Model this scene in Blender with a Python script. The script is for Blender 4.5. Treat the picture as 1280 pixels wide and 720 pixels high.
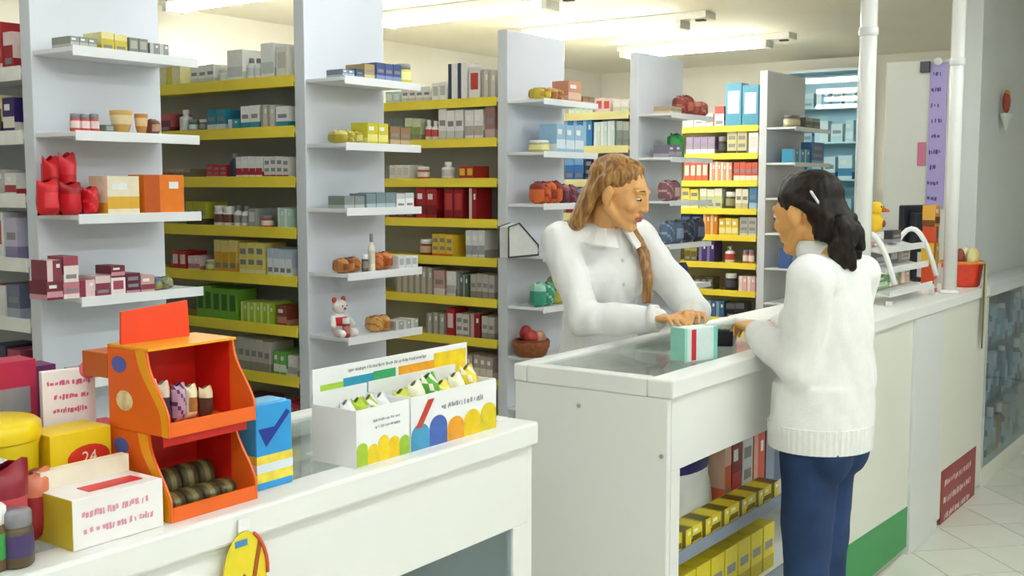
import bpy, bmesh, math, random
from mathutils import Vector, Matrix, noise
random.seed(7)
for o in list(bpy.data.objects): bpy.data.objects.remove(o)
scene = bpy.context.scene
COL = scene.collection

# ------------------------------------------------------------------ camera
H = 1.55; FPX = 1400.0; PITCH = math.atan((360 - 232) / FPX); YAW = math.radians(35.8)
cam = bpy.data.cameras.new('camera'); cam.sensor_width = 36; cam.lens = 36 * FPX / 1280
cam.clip_start = 0.05
co = bpy.data.objects.new('camera', cam); COL.objects.link(co)
co.location = (0, 0, H); co.rotation_euler = (math.pi / 2 - PITCH, 0, YAW - math.pi / 2)
scene.camera = co
# ------------------------------------------------------------------ light, exposure
w = bpy.data.worlds.new('world'); scene.world = w; w.use_nodes = True
w.node_tree.nodes['Background'].inputs[0].default_value = (0.85, 0.93, 1, 1)
w.node_tree.nodes['Background'].inputs[1].default_value = 0.6
scene.view_settings.view_transform = 'Standard'; scene.view_settings.look = 'None'
scene.view_settings.gamma = 1; scene.view_settings.use_curve_mapping = False
scene.view_settings.exposure = 1.5
TUBE = 9.0                     # emission of the fluorescent tubes

# ------------------------------------------------------------------ pixel helpers (photo 1280x720)
cp, sp = math.cos(PITCH), math.sin(PITCH); cy_, sy_ = math.cos(YAW), math.sin(YAW)
FW = Vector((cy_ * cp, sy_ * cp, -sp)); RT = Vector((sy_, -cy_, 0)); UP = RT.cross(FW)
CAM = Vector((0, 0, H))
def ray(px, py): return (FW + RT * ((px - 640) / FPX) + UP * ((360 - py) / FPX))
def hit(px, py, ax, val):
    d = ray(px, py); i = 'xyz'.index(ax); t = (val - CAM[i]) / d[i]; return CAM + d * t
def y_at(px, x, z):            # where column px meets the line (x, *, z)
    u = (px - 640) / FPX; dz = z - H
    return (u * (FW.x * x + FW.z * dz) - RT.x * x) / (RT.y - u * FW.y)
def x_at(px, y, z):
    u = (px - 640) / FPX; dz = z - H
    return (u * (FW.y * y + FW.z * dz) - RT.y * y) / (RT.x - u * FW.x)
def depth(p): return (Vector(p) - CAM).dot(FW)

# ------------------------------------------------------------------ materials
def lin(c): return c / 12.92 if c <= 0.04045 else ((c + 0.055) / 1.055) ** 2.4
def rgb(h): return tuple(lin(int(h[i:i + 2], 16) / 255) for i in (0, 2, 4)) + (1,)
MATS = {}
def mat(h, rough=0.45, var=0.05, scale=18.0, metal=0.0, bump=0.0, bscale=60.0, coat=0.0, spec=0.5):
    k = (h, rough, var, scale, metal, bump, bscale, coat, spec)
    if k in MATS: return MATS[k]
    m = bpy.data.materials.new('mat_' + h); m.use_nodes = True
    nt = m.node_tree; b = nt.nodes['Principled BSDF']
    b.inputs['Roughness'].default_value = rough; b.inputs['Metallic'].default_value = metal
    b.inputs['Coat Weight'].default_value = coat; b.inputs['Specular IOR Level'].default_value = spec
    c = rgb(h); tc = nt.nodes.new('ShaderNodeTexCoord')
    n = nt.nodes.new('ShaderNodeTexNoise'); n.inputs['Scale'].default_value = scale; n.inputs['Detail'].default_value = 4
    nt.links.new(tc.outputs['Object'], n.inputs['Vector'])
    r = nt.nodes.new('ShaderNodeValToRGB')
    r.color_ramp.elements[0].position = .3; r.color_ramp.elements[1].position = .7
    r.color_ramp.elements[0].color = tuple(x * (1 - var) for x in c[:3]) + (1,)
    r.color_ramp.elements[1].color = tuple(min(1, x * (1 + var)) for x in c[:3]) + (1,)
    nt.links.new(n.outputs['Fac'], r.inputs[0]); nt.links.new(r.outputs[0], b.inputs['Base Color'])
    if bump:
        n2 = nt.nodes.new('ShaderNodeTexNoise'); n2.inputs['Scale'].default_value = bscale; n2.inputs['Detail'].default_value = 5
        nt.links.new(tc.outputs['Object'], n2.inputs['Vector'])
        bp = nt.nodes.new('ShaderNodeBump'); bp.inputs['Strength'].default_value = bump; bp.inputs['Distance'].default_value = .01
        nt.links.new(n2.outputs['Fac'], bp.inputs['Height']); nt.links.new(bp.outputs[0], b.inputs['Normal'])
    MATS[k] = m; return m
def emat(name, col, s):
    m = bpy.data.materials.new(name); m.use_nodes = True; b = m.node_tree.nodes['Principled BSDF']
    b.inputs['Base Color'].default_value = (.9, .9, .9, 1)
    b.inputs['Emission Color'].default_value = col; b.inputs['Emission Strength'].default_value = s; return m
def glass(name, tint, rough=0.02, alpha=.25):
    m = bpy.data.materials.new(name); m.use_nodes = True; nt = m.node_tree
    out = nt.nodes['Material Output']; nt.nodes.remove(nt.nodes['Principled BSDF'])
    t = nt.nodes.new('ShaderNodeBsdfTransparent'); t.inputs[0].default_value = tint
    g = nt.nodes.new('ShaderNodeBsdfGlossy'); g.inputs['Roughness'].default_value = rough
    f = nt.nodes.new('ShaderNodeLayerWeight'); f.inputs[0].default_value = .5
    pw = nt.nodes.new('ShaderNodeMath'); pw.operation = 'POWER'; pw.inputs[1].default_value = 5; nt.links.new(f.outputs['Facing'], pw.inputs[0])
    a = nt.nodes.new('ShaderNodeMath'); a.operation = 'MULTIPLY_ADD'; a.inputs[1].default_value = .8; a.inputs[2].default_value = .04
    nt.links.new(pw.outputs[0], a.inputs[0])
    mx = nt.nodes.new('ShaderNodeMixShader'); nt.links.new(a.outputs[0], mx.inputs[0])
    nt.links.new(t.outputs[0], mx.inputs[1]); nt.links.new(g.outputs[0], mx.inputs[2]); nt.links.new(mx.outputs[0], out.inputs[0])
    return m
WALLM = mat('EEECE0', .6, .02, 3)
CEILM = mat('F1EEDF', .7, .02, 2)
LAM = mat('DFE3EA', .22, .02, 3, spec=.6)          # grey-white laminate of the shelving ends
LAMW = mat('F0F2F3', .3, .015, 3)
COUNT = mat('F1F1EC', .35, .015, 2.5)              # counters
YEL = mat('FBE448', .4, .04, 9); YELP = mat('F6ECA6', .4, .03, 9)
GREYC = mat('B9BDBE', .5, .04, 5)
GLASS = glass('glass_clear', (.94, .97, .96, 1)); GLASSB = glass('glass_blue', (.86, .92, .95, 1))
TUBEM = emat('tube_light', (1, .97, .9, 1), TUBE * 1.55)
PASSFILL = emat('passage_fill_light', (.92, .96, 1, 1), TUBE * .55)  # weak glow for the added fill lights over the passage
TUBEC = emat('tube_light_cool', (.88, .95, 1, 1), TUBE)

# ------------------------------------------------------------------ mesh builder
class MB:
    def __init__(s): s.v = []; s.f = []; s.m = []
    def add(s, vs, fs, mi=0):
        o = len(s.v); s.v += [tuple(p) for p in vs]
        for k, f in enumerate(fs):
            s.f.append(tuple(i + o for i in f)); s.m.append(mi[k] if isinstance(mi, (list, tuple)) else mi)
        return s
    def box(s, a, b, mi=0):
        x0, x1 = sorted((a[0], b[0])); y0, y1 = sorted((a[1], b[1])); z0, z1 = sorted((a[2], b[2]))
        vs = [(x0,y0,z0),(x1,y0,z0),(x1,y1,z0),(x0,y1,z0),(x0,y0,z1),(x1,y0,z1),(x1,y1,z1),(x0,y1,z1)]
        return s.add(vs, [(0,3,2,1),(4,5,6,7),(0,1,5,4),(1,2,6,5),(2,3,7,6),(3,0,4,7)], mi)
    def lathe(s, prof, n=14, mi=None, c=(0,0,0), sx=1, sy=1):
        vs = []; fs = []; ms = []
        for r, z in prof:
            for k in range(n):
                a = 2 * math.pi * k / n; vs.append((c[0] + r * sx * math.cos(a), c[1] + r * sy * math.sin(a), c[2] + z))
        for i in range(len(prof) - 1):
            for k in range(n):
                fs.append((i*n+k, i*n+(k+1)%n, (i+1)*n+(k+1)%n, (i+1)*n+k)); ms.append(mi[i] if mi else 0)
        fs.append(tuple(range(n))[::-1]); ms.append(mi[0] if mi else 0)
        fs.append(tuple((len(prof)-1)*n + k for k in range(n))); ms.append(mi[-1] if mi else 0)
        return s.add(vs, fs, ms)
    def tube(s, pts, rads, n=10, mi=0, flat=None):
        pts = [Vector(p) for p in pts]
        if not isinstance(rads, (list, tuple)): rads = [rads] * len(pts)
        vs = []; fs = []; ref = Vector((0.13, .31, 1)).normalized()
        for i, p in enumerate(pts):
            t = (pts[min(i+1, len(pts)-1)] - pts[max(i-1, 0)]).normalized()
            a = t.cross(ref)
            if a.length < .05: a = t.cross(Vector((1, 0, 0)))
            a.normalize(); b = t.cross(a)
            for k in range(n):
                q = 2 * math.pi * k / n; vs.append(p + (a * math.cos(q) + b * math.sin(q)) * rads[i])
        for i in range(len(pts) - 1):
            for k in range(n): fs.append((i*n+k, i*n+(k+1)%n, (i+1)*n+(k+1)%n, (i+1)*n+k))
        fs.append(tuple(range(n))[::-1]); fs.append(tuple((len(pts)-1)*n + k for k in range(n)))
        return s.add(vs, fs, mi)
    def ell(s, c, r, M=None, n=16, mi=0):
        vs = []; fs = []; m = n // 2; c = Vector(c)
        for i in range(m + 1):
            a = math.pi * i / m
            for k in range(n):
                q = 2 * math.pi * k / n
                p = Vector((r[0]*math.sin(a)*math.cos(q), r[1]*math.sin(a)*math.sin(q), r[2]*math.cos(a)))
                vs.append(c + (M @ p if M else p))
        for i in range(m):
            for k in range(n): fs.append((i*n+k, (i+1)*n+k, (i+1)*n+(k+1)%n, i*n+(k+1)%n))
        return s.add(vs, fs, mi)
    def cap(s, a, b, ra, rb, n=14, fl=None, mi=0):
        """tapered capsule; fl=(axis vector, factor) squashes the section along an axis"""
        a = Vector(a); b = Vector(b); t = (b - a); L = t.length; t = t.normalized()
        x = t.cross(Vector((0, 0, 1)) if abs(t.z) < .9 else Vector((0, 1, 0))).normalized(); y = t.cross(x)
        if fl:
            ax = Vector(fl[0]); ax = (ax - t * ax.dot(t)).normalized(); y = ax; x = y.cross(t)
        vs = []; fs = []; rings = []
        for i in range(6): q = math.pi/2 * i/5; rings.append((-ra*math.cos(q), max(ra*math.sin(q), 1e-4), ra))
        for i in range(6): q = math.pi/2 * i/5; rings.append((L + rb*math.sin(q), max(rb*math.cos(q), 1e-4), rb))
        for h, r, _ in rings:
            for k in range(n):
                q = 2*math.pi*k/n; vs.append(a + t*h + x*(r*math.cos(q)) + y*(r*math.sin(q)*(fl[1] if fl else 1)))
        for i in range(len(rings)-1):
            for k in range(n): fs.append((i*n+k, i*n+(k+1)%n, (i+1)*n+(k+1)%n, (i+1)*n+k))
        return s.add(vs, fs, mi)
    def prism(s, poly, d, o=(0,0,0), ax='y', mi=0):
        """poly of (a,z) extruded d along ax"""
        n = len(poly); vs = []
        for t in (0, d):
            for a, z in poly:
                vs.append((o[0]+a, o[1]+t, o[2]+z) if ax == 'y' else (o[0]+t, o[1]+a, o[2]+z))
        fs = [tuple(range(n)), tuple(range(n, 2*n))[::-1]] + [(i, i+n, (i+1)%n+n, (i+1)%n) for i in range(n)]
        return s.add(vs, fs, mi)
    def mesh(s, name, mats, smooth=False):
        me = bpy.data.meshes.new(name); me.from_pydata(s.v, [], s.f)
        for m in (mats if isinstance(mats, (list, tuple)) else [mats]): me.materials.append(m)
        me.polygons.foreach_set('material_index', s.m)
        if smooth: me.polygons.foreach_set('use_smooth', [True] * len(s.f))
        bm = bmesh.new(); bm.from_mesh(me); bmesh.ops.recalc_face_normals(bm, faces=bm.faces); bm.to_mesh(me); bm.free()
        me.update(); return me
    def build(s, name, mats, parent=None, smooth=False, org=None, bevel=0):
        if org is None and parent is not None and parent.get('_org') is not None: org = parent['_org']
        if org is not None: s.v = [(p[0]-org[0], p[1]-org[1], p[2]-org[2]) for p in s.v]
        o = bpy.data.objects.new(name, s.mesh(name, mats, smooth)); COL.objects.link(o)
        if parent is not None: o.parent = parent
        if name.startswith('printed_'): o['kind'] = 'stuff'
        if bevel:
            bv = o.modifiers.new('bevel', 'BEVEL'); bv.width = bevel; bv.segments = 2; bv.limit_method = 'ANGLE'
        return o
ALL = {}
def tag(o, label, cat, group=None):
    o['label'] = label; o['category'] = cat
    if group: o['group'] = group
    return o
def thing(name, label, cat, loc=(0,0,0), rz=0, group=None, world=True):
    """Empty at the base; parts are given in world coordinates when world=True"""
    e = bpy.data.objects.new(name, None); COL.objects.link(e); e.location = loc; e.rotation_euler = (0, 0, rz)
    e.empty_display_size = .05
    if world: e['_org'] = list(loc)
    return tag(e, label, cat, group)
def struct(o): o['kind'] = 'structure'; return o
def B(name, a, b, m, parent=None, bevel=0.002, org=None):
    return MB().box(a, b).build(name, m, parent, bevel=bevel, org=org)
def scribble(mb, x0, x1, z0, z1, rows, seed, place, mi=0):
    """lines of print too blurred to read: uneven dashes; place(u,v) -> point"""
    r = random.Random(seed); rh = (z1 - z0) / rows
    for i in range(rows):
        zc = z1 - (i + .5) * rh; h = rh * .5; x = x0 + r.random() * h
        e = x1 - r.random() * (x1 - x0) * .18
        while x < e:
            wd = h * r.uniform(.16, .5); up = h * r.uniform(.2, .5); dn = h * r.uniform(.2, .5)
            sl = h * r.uniform(-.12, .12)
            mb.add([place(x, zc - dn), place(x + wd, zc - dn * r.uniform(.6, 1)), place(x + wd + sl, zc + up), place(x + sl, zc + up * r.uniform(.6, 1))], [(0, 1, 2, 3)], mi)
            x += wd + h * r.choice([.08, .12, .16, .42])
    return mb

# =================================================================== THE ROOM
CEIL = 2.66; YB = 5.9; XF = 9.7; XL = -2.2; YR = -3.2
fl = struct(B('floor', (XL, YR, -.12), (XF, YB, -.012), mat('B9B9A9', .5, .04, 5), bevel=0))
struct(B('ceiling', (XL, YR, CEIL), (XF, YB, CEIL + .1), CEILM, bevel=0))
struct(B('wall_back', (XL, YB, -.05), (XF, YB + .1, CEIL), WALLM, bevel=0))
struct(B('wall_far', (XF, YR, -.05), (XF + .1, YB, CEIL), WALLM, bevel=0))
struct(B('wall_near', (XL - .1, YR, -.05), (XL, YB, CEIL), WALLM, bevel=0))
struct(B('wall_front', (XL, YR - .1, -.05), (XF, YR, CEIL), WALLM, bevel=0))
# the wall on the right beyond the till, with its return behind the till
xr0 = x_at(1222, 1.52, 1.6)
struct(B('wall_right', (xr0, 1.52, -.05), (XF, 1.62, CEIL), mat('D9DEDC', .45, .02, 3), bevel=0))
struct(B('wall_partition', (xr0, 1.625, -.05), (xr0 + .08, 2.03, 2.24), mat('E3E4DB', .5, .02, 3), bevel=.004))
# diagonal floor tiles, 0.30 m, each its own piece; thin recessed joints
TS = .30; TM = [mat('E4E4D6', .28, .03, 4), mat('DEDFD1', .28, .03, 4), mat('E8E7DB', .28, .03, 4)]
tm = []
for m in TM:
    g = TS / 2 - .0022; b = MB().box((-g, -g, -.0115), (g, g, 0)); tm.append(b.mesh('floor_tile', m))
off = ((hit(1187, 667, 'z', 0).x - hit(1187, 667, 'z', 0).y) / math.sqrt(2)) % TS
cands = []
for i in range(-30, 60):
    for j in range(-40, 60):
        s = off + (i + .5) * TS; t = .11 + (j + .5) * TS
        x = (t + s) / math.sqrt(2); y = (t - s) / math.sqrt(2)
        if 1.0 < x < XF - .25 and -2.2 < y < 1.9 and depth((x, y, 0)) > .8:
            d = Vector((x, y, 0)) - CAM; u = d.dot(RT) / d.dot(FW); v = d.dot(UP) / d.dot(FW)
            vis = (-.5 < u < .55) and v > -.30
            cands.append((0 if vis else 1, (Vector((x, y, 0)) - Vector((5.2, .8, 0))).length, x, y))
cands.sort()
for k, (_, _, x, y) in enumerate(cands[:290]):
    o = bpy.data.objects.new('floor_tile', tm[(k * 7 + int(x * 10)) % 3]); COL.objects.link(o)
    o.location = (x, y, 0); o.rotation_euler = (0, 0, math.radians(45)); o.parent = fl
rest = MB(); g = TS / 2 * math.sqrt(2) - .003
done = set((round(c[2], 3), round(c[3], 3)) for c in cands[:290])
for i in range(-60, 80):
    for j in range(-60, 80):
        s = off + (i + .5) * TS; t = .11 + (j + .5) * TS
        x = (t + s) / math.sqrt(2); y = (t - s) / math.sqrt(2)
        if XL + .22 < x < XF - .22 and YR + .22 < y < YB - .22 and (round(x, 3), round(y, 3)) not in done:
            rest.add([(x - g, y, -.004), (x, y - g, -.004), (x + g, y, -.004), (x, y + g, -.004)], [(0, 1, 2, 3)])
ro = rest.build('floor_tile_field', TM[0], fl, org=(0, 0, 0)); ro['kind'] = 'stuff'

# =================================================================== CEILING LIGHTS
def fixture(x, y, L, along, label, grp, tubem, endgrey=True):
    z1 = CEIL; t = thing('ceiling_light', label, 'light', (x, y, z1 - .1), group=grp)
    def bx(a0, a1, b0, b1, za, zb):
        return ((x + a0, y + b0, za), (x + a1, y + b1, zb)) if along == 'x' else ((x + b0, y + a0, za), (x + b1, y + a1, zb))
    h = L / 2; e = .2 if endgrey else .05
    a, b = bx(-h - e, h + .04, -.075, .075, z1 - .045, z1 - .001); B('housing', a, b, mat('E3E2DA', .4), t)
    for s in (-.035, .035):
        p = [(x + q, y + s, z1 - .068) if along == 'x' else (x + s, y + q, z1 - .068) for q in (-h, h)]
        MB().tube(p, .021, 12).build('tube', tubem, t, smooth=True)
    for q in (-h, h):
        a, b = bx(q - .02, q + .02, -.07, .07, z1 - .095, z1 - .045); B('tube_holder', a, b, mat('D9D9D2', .4), t)
    if endgrey:
        a, b = bx(-h - .16, -h - .1, -.02, .02, z1 - .056, z1 - .0452); B('starter', a, b, mat('34322E', .4), t)
    return t
for k, (pa, pb) in enumerate([((262, 2), (345, -6)), ((480, 30), (690, 8)), ((665, 47), (850, 34)), ((780, 68), (960, 57))]):
    A = hit(*pa, 'z', CEIL - .07); Bq = hit(*pb, 'z', CEIL - .07)
    nm = ['fluorescent tube light on the ceiling above the first aisle on the left', 'long fluorescent tube light above the second aisle, right of second white panel',
          'fluorescent tube light with grey end above the third aisle', 'farthest fluorescent tube light, above the aisle behind the fourth panel'][k]
    fixture((A.x + Bq.x) / 2, (A.y + Bq.y) / 2, min(1.5, max(1.2, abs(A.y - Bq.y))), 'y', nm, 'fluorescent lights over the shelving aisles', TUBEM)
n = 0
for yy, lab in ((.25, 'row over the counter front'), (-1.5, 'row nearer the shop front')):
    for i_, xx in enumerate((-.9, 1.0, 2.9, 4.8)):
        fixture(xx, yy, 1.25, 'x', 'white tube light on the sales floor ceiling, ' + ['leftmost', 'second', 'third', 'rightmost'][i_] + ' in the ' + lab, 'lights of the ' + lab, TUBEC, False)
for xx in (1.0, 3.0, 5.0):  # fill lights added out of view so the pharmacist does not go dim
    fixture(xx, 2.45, 1.25, 'x', ['leftmost', 'middle', 'rightmost'][int(xx / 2)] + ' unseen fill light added above the staff passage behind the counters', 'added fill lights over the staff passage', PASSFILL, False)

# =================================================================== PRODUCTS (unit meshes, front towards -Y)
PM = {}
def P(h, rough=.4): return mat(h, rough, .04, 6)
def product_mesh(kind, base, acc, pat):
    k = (kind, base, acc, pat)
    if k in PM: return PM[k]
    m = [P(base), P(acc), P('8E8C90' if pat % 2 else 'F5F5F2')]
    b = MB(); sm = False
    if kind in ('carton', 'flat', 'stack'):
        e = .03
        def cell(x0, x1, z0, z1, mi): b.add([(x0, -.5, z0), (x1, -.5, z0), (x1, -.5, z1), (x0, -.5, z1)], [(0, 1, 2, 3)], mi)
        xs = [-.5, -.36, -.12, .12, .36, .5]; zs = [0, .14, .3, .46, .64, .82, 1]
        for i in range(5):
            for j in range(6):
                mi = 0
                if pat == 0: mi = 1 if j in (1, 2) else (2 if (j == 4 and i in (1, 2)) else 0)
                if pat == 1: mi = 1 if j < 2 else (2 if (j == 3 and 0 < i < 4) else 0)
                if pat == 2: mi = 1 if i < 2 else (2 if (j == 4 and i == 3) else 0)
                if pat == 3: mi = 1 if j > 3 else (2 if (j in (1,) and 0 < i < 4) else 0)
                if pat == 4: mi = 1 if (1 <= i <= 3 and 2 <= j <= 4) else 0
                if pat == 5: mi = 2 if (j in (2, 4) and 0 < i < 4) else (1 if j == 0 else 0)
                cell(xs[i], xs[i+1], zs[j], zs[j+1], mi)
        side = 1 if pat in (0, 1) else 0
        # sides (with the band carried round), back, bottom, folded lid with a tuck flap
        for sx in (-.5, .5):
            b.add([(sx, -.5, 0), (sx, .5, 0), (sx, .5, .3), (sx, -.5, .3)], [(0, 1, 2, 3)], side)
            b.add([(sx, -.5, .3), (sx, .5, .3), (sx, .5, 1), (sx, -.5, 1)], [(0, 1, 2, 3)], 1 if pat == 3 and kind == 'carton' else 0)
        b.add([(-.5, .5, 0), (.5, .5, 0), (.5, .5, 1), (-.5, .5, 1)], [(0, 1, 2, 3)], 0)
        b.add([(-.5, -.5, 0), (.5, -.5, 0), (.5, .5, 0), (-.5, .5, 0)], [(0, 1, 2, 3)], 0)
        b.add([(-.5, -.5, 1), (.5, -.5, 1), (.5, .5, 1), (-.5, .5, 1)], [(0, 1, 2, 3)], 0)
        b.add([(-.47, -.5, 1.0), (.47, -.5, 1.0), (.44, .47, 1.012), (-.44, .47, 1.012)], [(0, 1, 2, 3)], 1 if pat in (2, 3) else 0)
    elif kind == 'bottle':
        b.lathe([(.44, 0), (.5, .03), (.5, .2), (.5, .55), (.47, .66), (.2, .74), (.2, .78), (.26, .785), (.26, .97), (.22, 1)], 14, [0, 0, 1, 0, 0, 0, 2, 2, 2]); sm = True
    elif kind == 'jar':
        b.lathe([(.42, 0), (.5, .05), (.5, .2), (.5, .6), (.46, .7), (.4, .72), (.46, .73), (.46, .96), (.42, 1)], 14, [0, 0, 1, 0, 0, 2, 2, 2]); sm = True
    elif kind == 'tube':
        n = 14
        prof = [(.3, .3, 0, 2), (.3, .3, .16, 2), (.42, .4, .18, 0), (.45, .38, .4, 1), (.48, .22, .75, 0), (.5, .03, .96, 0), (.5, .02, 1, 0)]
        for i, (rx, ry, z, mi) in enumerate(prof):
            b.v += [(rx * math.cos(2*math.pi*k/n), ry * math.sin(2*math.pi*k/n), z) for k in range(n)]
        for i in range(len(prof)-1):
            for k2 in range(n): b.f.append((i*n+k2, i*n+(k2+1)%n, (i+1)*n+(k2+1)%n, (i+1)*n+k2)); b.m.append(prof[i][3])
        b.f.append(tuple(range(n))[::-1]); b.m.append(2); b.f.append(tuple((len(prof)-1)*n+k2 for k2 in range(n))); b.m.append(0); sm = True
    elif kind in ('pouch', 'bag'):
        nx, nz = 7, 9
        for sgn in (-1, 1):
            o = len(b.v)
            for j in range(nz + 1):
                for i in range(nx + 1):
                    x = i / nx - .5; z = j / nz; q = abs(2 * x) ** 3; zz = abs(2 * z - 1) ** (4 if kind == 'pouch' else 6)
                    d = .5 * max(0, (1 - q)) * max(0, 1 - zz) ** .6
                    if kind == 'bag' and z < .5: d = .5 * max(0.06, 1 - q * .7)
                    wx = x * (1 - .1 * math.sin(math.pi * z)) + .02 * math.sin(9 * z + i); z2 = z + (.05 * math.sin(7 * x + sgn) if j == nz else 0)
                    b.v.append((wx, sgn * d, z2))
            for j in range(nz):
                for i in range(nx):
                    a = o + j * (nx + 1) + i; f = (a, a + 1, a + nx + 2, a + nx + 1); b.f.append(f if sgn < 0 else f[::-1])
                    b.m.append((1 if (2 <= j <= 5 and 1 <= i <= 5) else 0) if pat % 3 == 0 else ((1 if j > 5 else 0) if pat % 3 == 1 else (1 if (i + j) % 4 == 0 else 0)))
        sm = True
    elif kind == 'bowl':
        b.lathe([(.25, 0), (.3, .03), (.44, .4), (.5, .8), (.5, 1), (.46, 1), (.42, .85)], 16, [0, 0, 1, 0, 0, 0]); sm = True
    elif kind == 'roll':       # a pack lying on its side
        pr = [(0, .06), (.35, .1), (.42, .42), (.5, .5), (.5, .55)]
        n = 12; st = [(-.5, .38), (-.47, .5), (-.16, .5), (.16, .5), (.47, .5), (.5, .38)]
        for x, r in st: b.v += [(x, r * math.cos(2*math.pi*k/n), .5 + r * math.sin(2*math.pi*k/n)) for k in range(n)]
        for i in range(len(st)-1):
            for k2 in range(n): b.f.append((i*n+k2, i*n+(k2+1)%n, (i+1)*n+(k2+1)%n, (i+1)*n+k2)); b.m.append(1 if i == 2 else 0)
        b.f.append(tuple(range(n))[::-1]); b.m.append(2); b.f.append(tuple((len(st)-1)*n+k2 for k2 in range(n))); b.m.append(2); sm = True
    me = b.mesh(kind, m, sm); PM[k] = me; return me
KN = {'carton': ('medicine_carton', 'box'), 'flat': ('flat_packet', 'packet'), 'bottle': ('medicine_bottle', 'bottle'), 'jar': ('cosmetic_jar', 'jar'),
      'tube': ('cream_tube', 'tube'), 'pouch': ('foil_pouch', 'pouch'), 'bag': ('gift_bag', 'bag'), 'bowl': ('small_bowl', 'bowl'), 'roll': ('wrapped_roll', 'roll')}
USED = {}
def put(kind, base, acc, pat, loc, dims, rz, label, group):
    o = bpy.data.objects.new(KN[kind][0], product_mesh(kind, base, acc, pat)); COL.objects.link(o)
    o.location = loc; o.scale = dims; o.rotation_euler = (0, 0, rz); tag(o, label, KN[kind][1], group)
    USED.setdefault(label, set()).add(group); return o
ORD = ['top', 'second', 'third', 'fourth', 'fifth', 'sixth', 'seventh', 'eighth']
PLACE = {2: ['left one of two', 'right one of two'], 3: ['leftmost of three', 'middle one of three', 'rightmost of three']}
NTH = ['leftmost', 'second from left', 'third from left', 'fourth from left', 'fifth from left', 'sixth from left', 'seventh from left']
def fill(side, plane, z, entries, where, dmax, inset=.012, bound=None, hmax=9):
    """side 'x': row along Y at x=plane, seen from -X.  side 'y': row along X at y=plane, seen from -Y."""
    E = []
    for en in entries:
        e = [(y_at(q, plane + inset, z) if side == 'x' else x_at(q, plane + inset, z)) for q in en[:2]]
        E.append((min(e), max(e), en))
    lo_, hi_ = min(e[0] for e in E), max(e[1] for e in E); bl, bh = bound
    wd_ = min(hi_ - lo_, bh - bl); sl = min(max(lo_, bl), bh - wd_); sc = wd_ / (hi_ - lo_)
    for lo, hi, (p0, p1, n, h, kind, base, acc, ph) in E:
        lo = sl + (lo - lo_) * sc; hi = sl + (hi - lo_) * sc; st = (hi - lo) / n
        for k in range(n):
            c = lo + st * (k + .5); wd = st * .94
            dp = depth((plane, c, z) if side == 'x' else (c, plane, z)); ht = min(hmax, h / FPX * dp * random.uniform(.93, 1.0))
            d = dmax * random.uniform(.8, .98)
            if kind in ('bottle', 'jar', 'bowl', 'tube'): d = min(dmax, wd * 1.0)
            if kind == 'roll': ht = min(ht, dmax); d = ht
            pat = (sum(map(ord, base + acc + ph)) + (k if kind == 'pouch' else 0)) % 6
            loc = (plane + inset + d / 2, c, z) if side == 'x' else (c, plane + inset + d / 2, z)
            i = n - 1 - k if side == 'x' else k
            pl = '' if n == 1 else (PLACE[n][i] if n in PLACE else ('rightmost' if i == n - 1 else NTH[i])) + ', '
            put(kind, base, acc, pat, loc, (wd, d, ht), -math.pi / 2 if side == 'x' else 0, ph + ', ' + pl + where, ph + ', ' + where if n > 1 else None)

# =================================================================== SHELVING UNITS
Y1 = 3.1; ENDZ = [1.945, 1.705, 1.465, 1.225, .985, .745, .5]; BAYZ = [1.96, 1.77, 1.58, 1.385, 1.2, 1.005, .81, .615, .42, .22]
EL = [x_at(p, Y1, 1.55) for p in (45, 383, 634, 797, 957)]
ER = [x_at(p, Y1, 1.55) for p in (204, 481, 705, 852, 1004)]
TOPZ = [2.45, 2.42, 2.27, 2.285, 2.33]
UN = ['tall white shelving unit at the left with red and maroon goods on its end',
      'white shelving unit behind the fruit coloured display boxes, soft toy on its end shelf',
      'white shelving unit directly behind the pharmacist with orange packs on its end shelf',
      'white shelving unit right of the pharmacist with a green bag on its end shelf',
      'farthest white shelving unit, left of the dark haired customer, yellow shelves on its side']
for g in range(5):
    xl, xr = EL[g], ER[g]; cx = (xl + xr) / 2; t = thing('shelving_unit', UN[g], 'shelving', (cx, Y1, 0), group='pharmacy shelving units')
    yend = 5.0
    MB().box((xl, Y1, 0), (xr, Y1 + .055, TOPZ[g])).build('end_panel', LAM, t, bevel=.003)
    B('far_panel', (xl, yend - .03, 0), (xr, yend, 2.0), LAM, t)
    B('core_panel', (cx - .012, Y1 + .056, .08), (cx + .012, yend - .031, 1.958), GREYC, t)
    B('base', (xl + .03, Y1 + .056, 0), (xr - .03, yend - .031, .08), GREYC, t)
    ym = YELP if g == 3 else YEL
    for k, z in enumerate(BAYZ):
        if g == 0: zz = z - .06
        else: zz = z
        sh = B('shelf', (xl + .004, Y1 + .057, zz - .02), (cx - .0125, yend - .032, zz), LAMW if g == 0 else (YELP if g == 3 or (k == 0 and g > 1) else YEL), t, bevel=0)
        B('price_strip', (xl - .002, Y1 + .062, zz - .037), (xl + .0035, yend - .04, zz + .006), mat('F7F5EE', .3) if g == 0 else ym, sh, bevel=.001, org=t['_org'])
        B('shelf', (cx + .0125, Y1 + .057, zz - .02), (xr - .004, yend - .032, zz), LAMW, t, bevel=0)
    for z in ENDZ:
        sh = B('end_shelf', (xl + .004, Y1 - .2, z - .014), (xr - .012, Y1 - .0005, z), LAMW, t, bevel=.002)
        B('front_lip', (xl + .004, Y1 - .206, z - .026), (xr - .012, Y1 - .2005, z + .003), LAMW, sh, bevel=.001, org=t['_org'])

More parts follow.
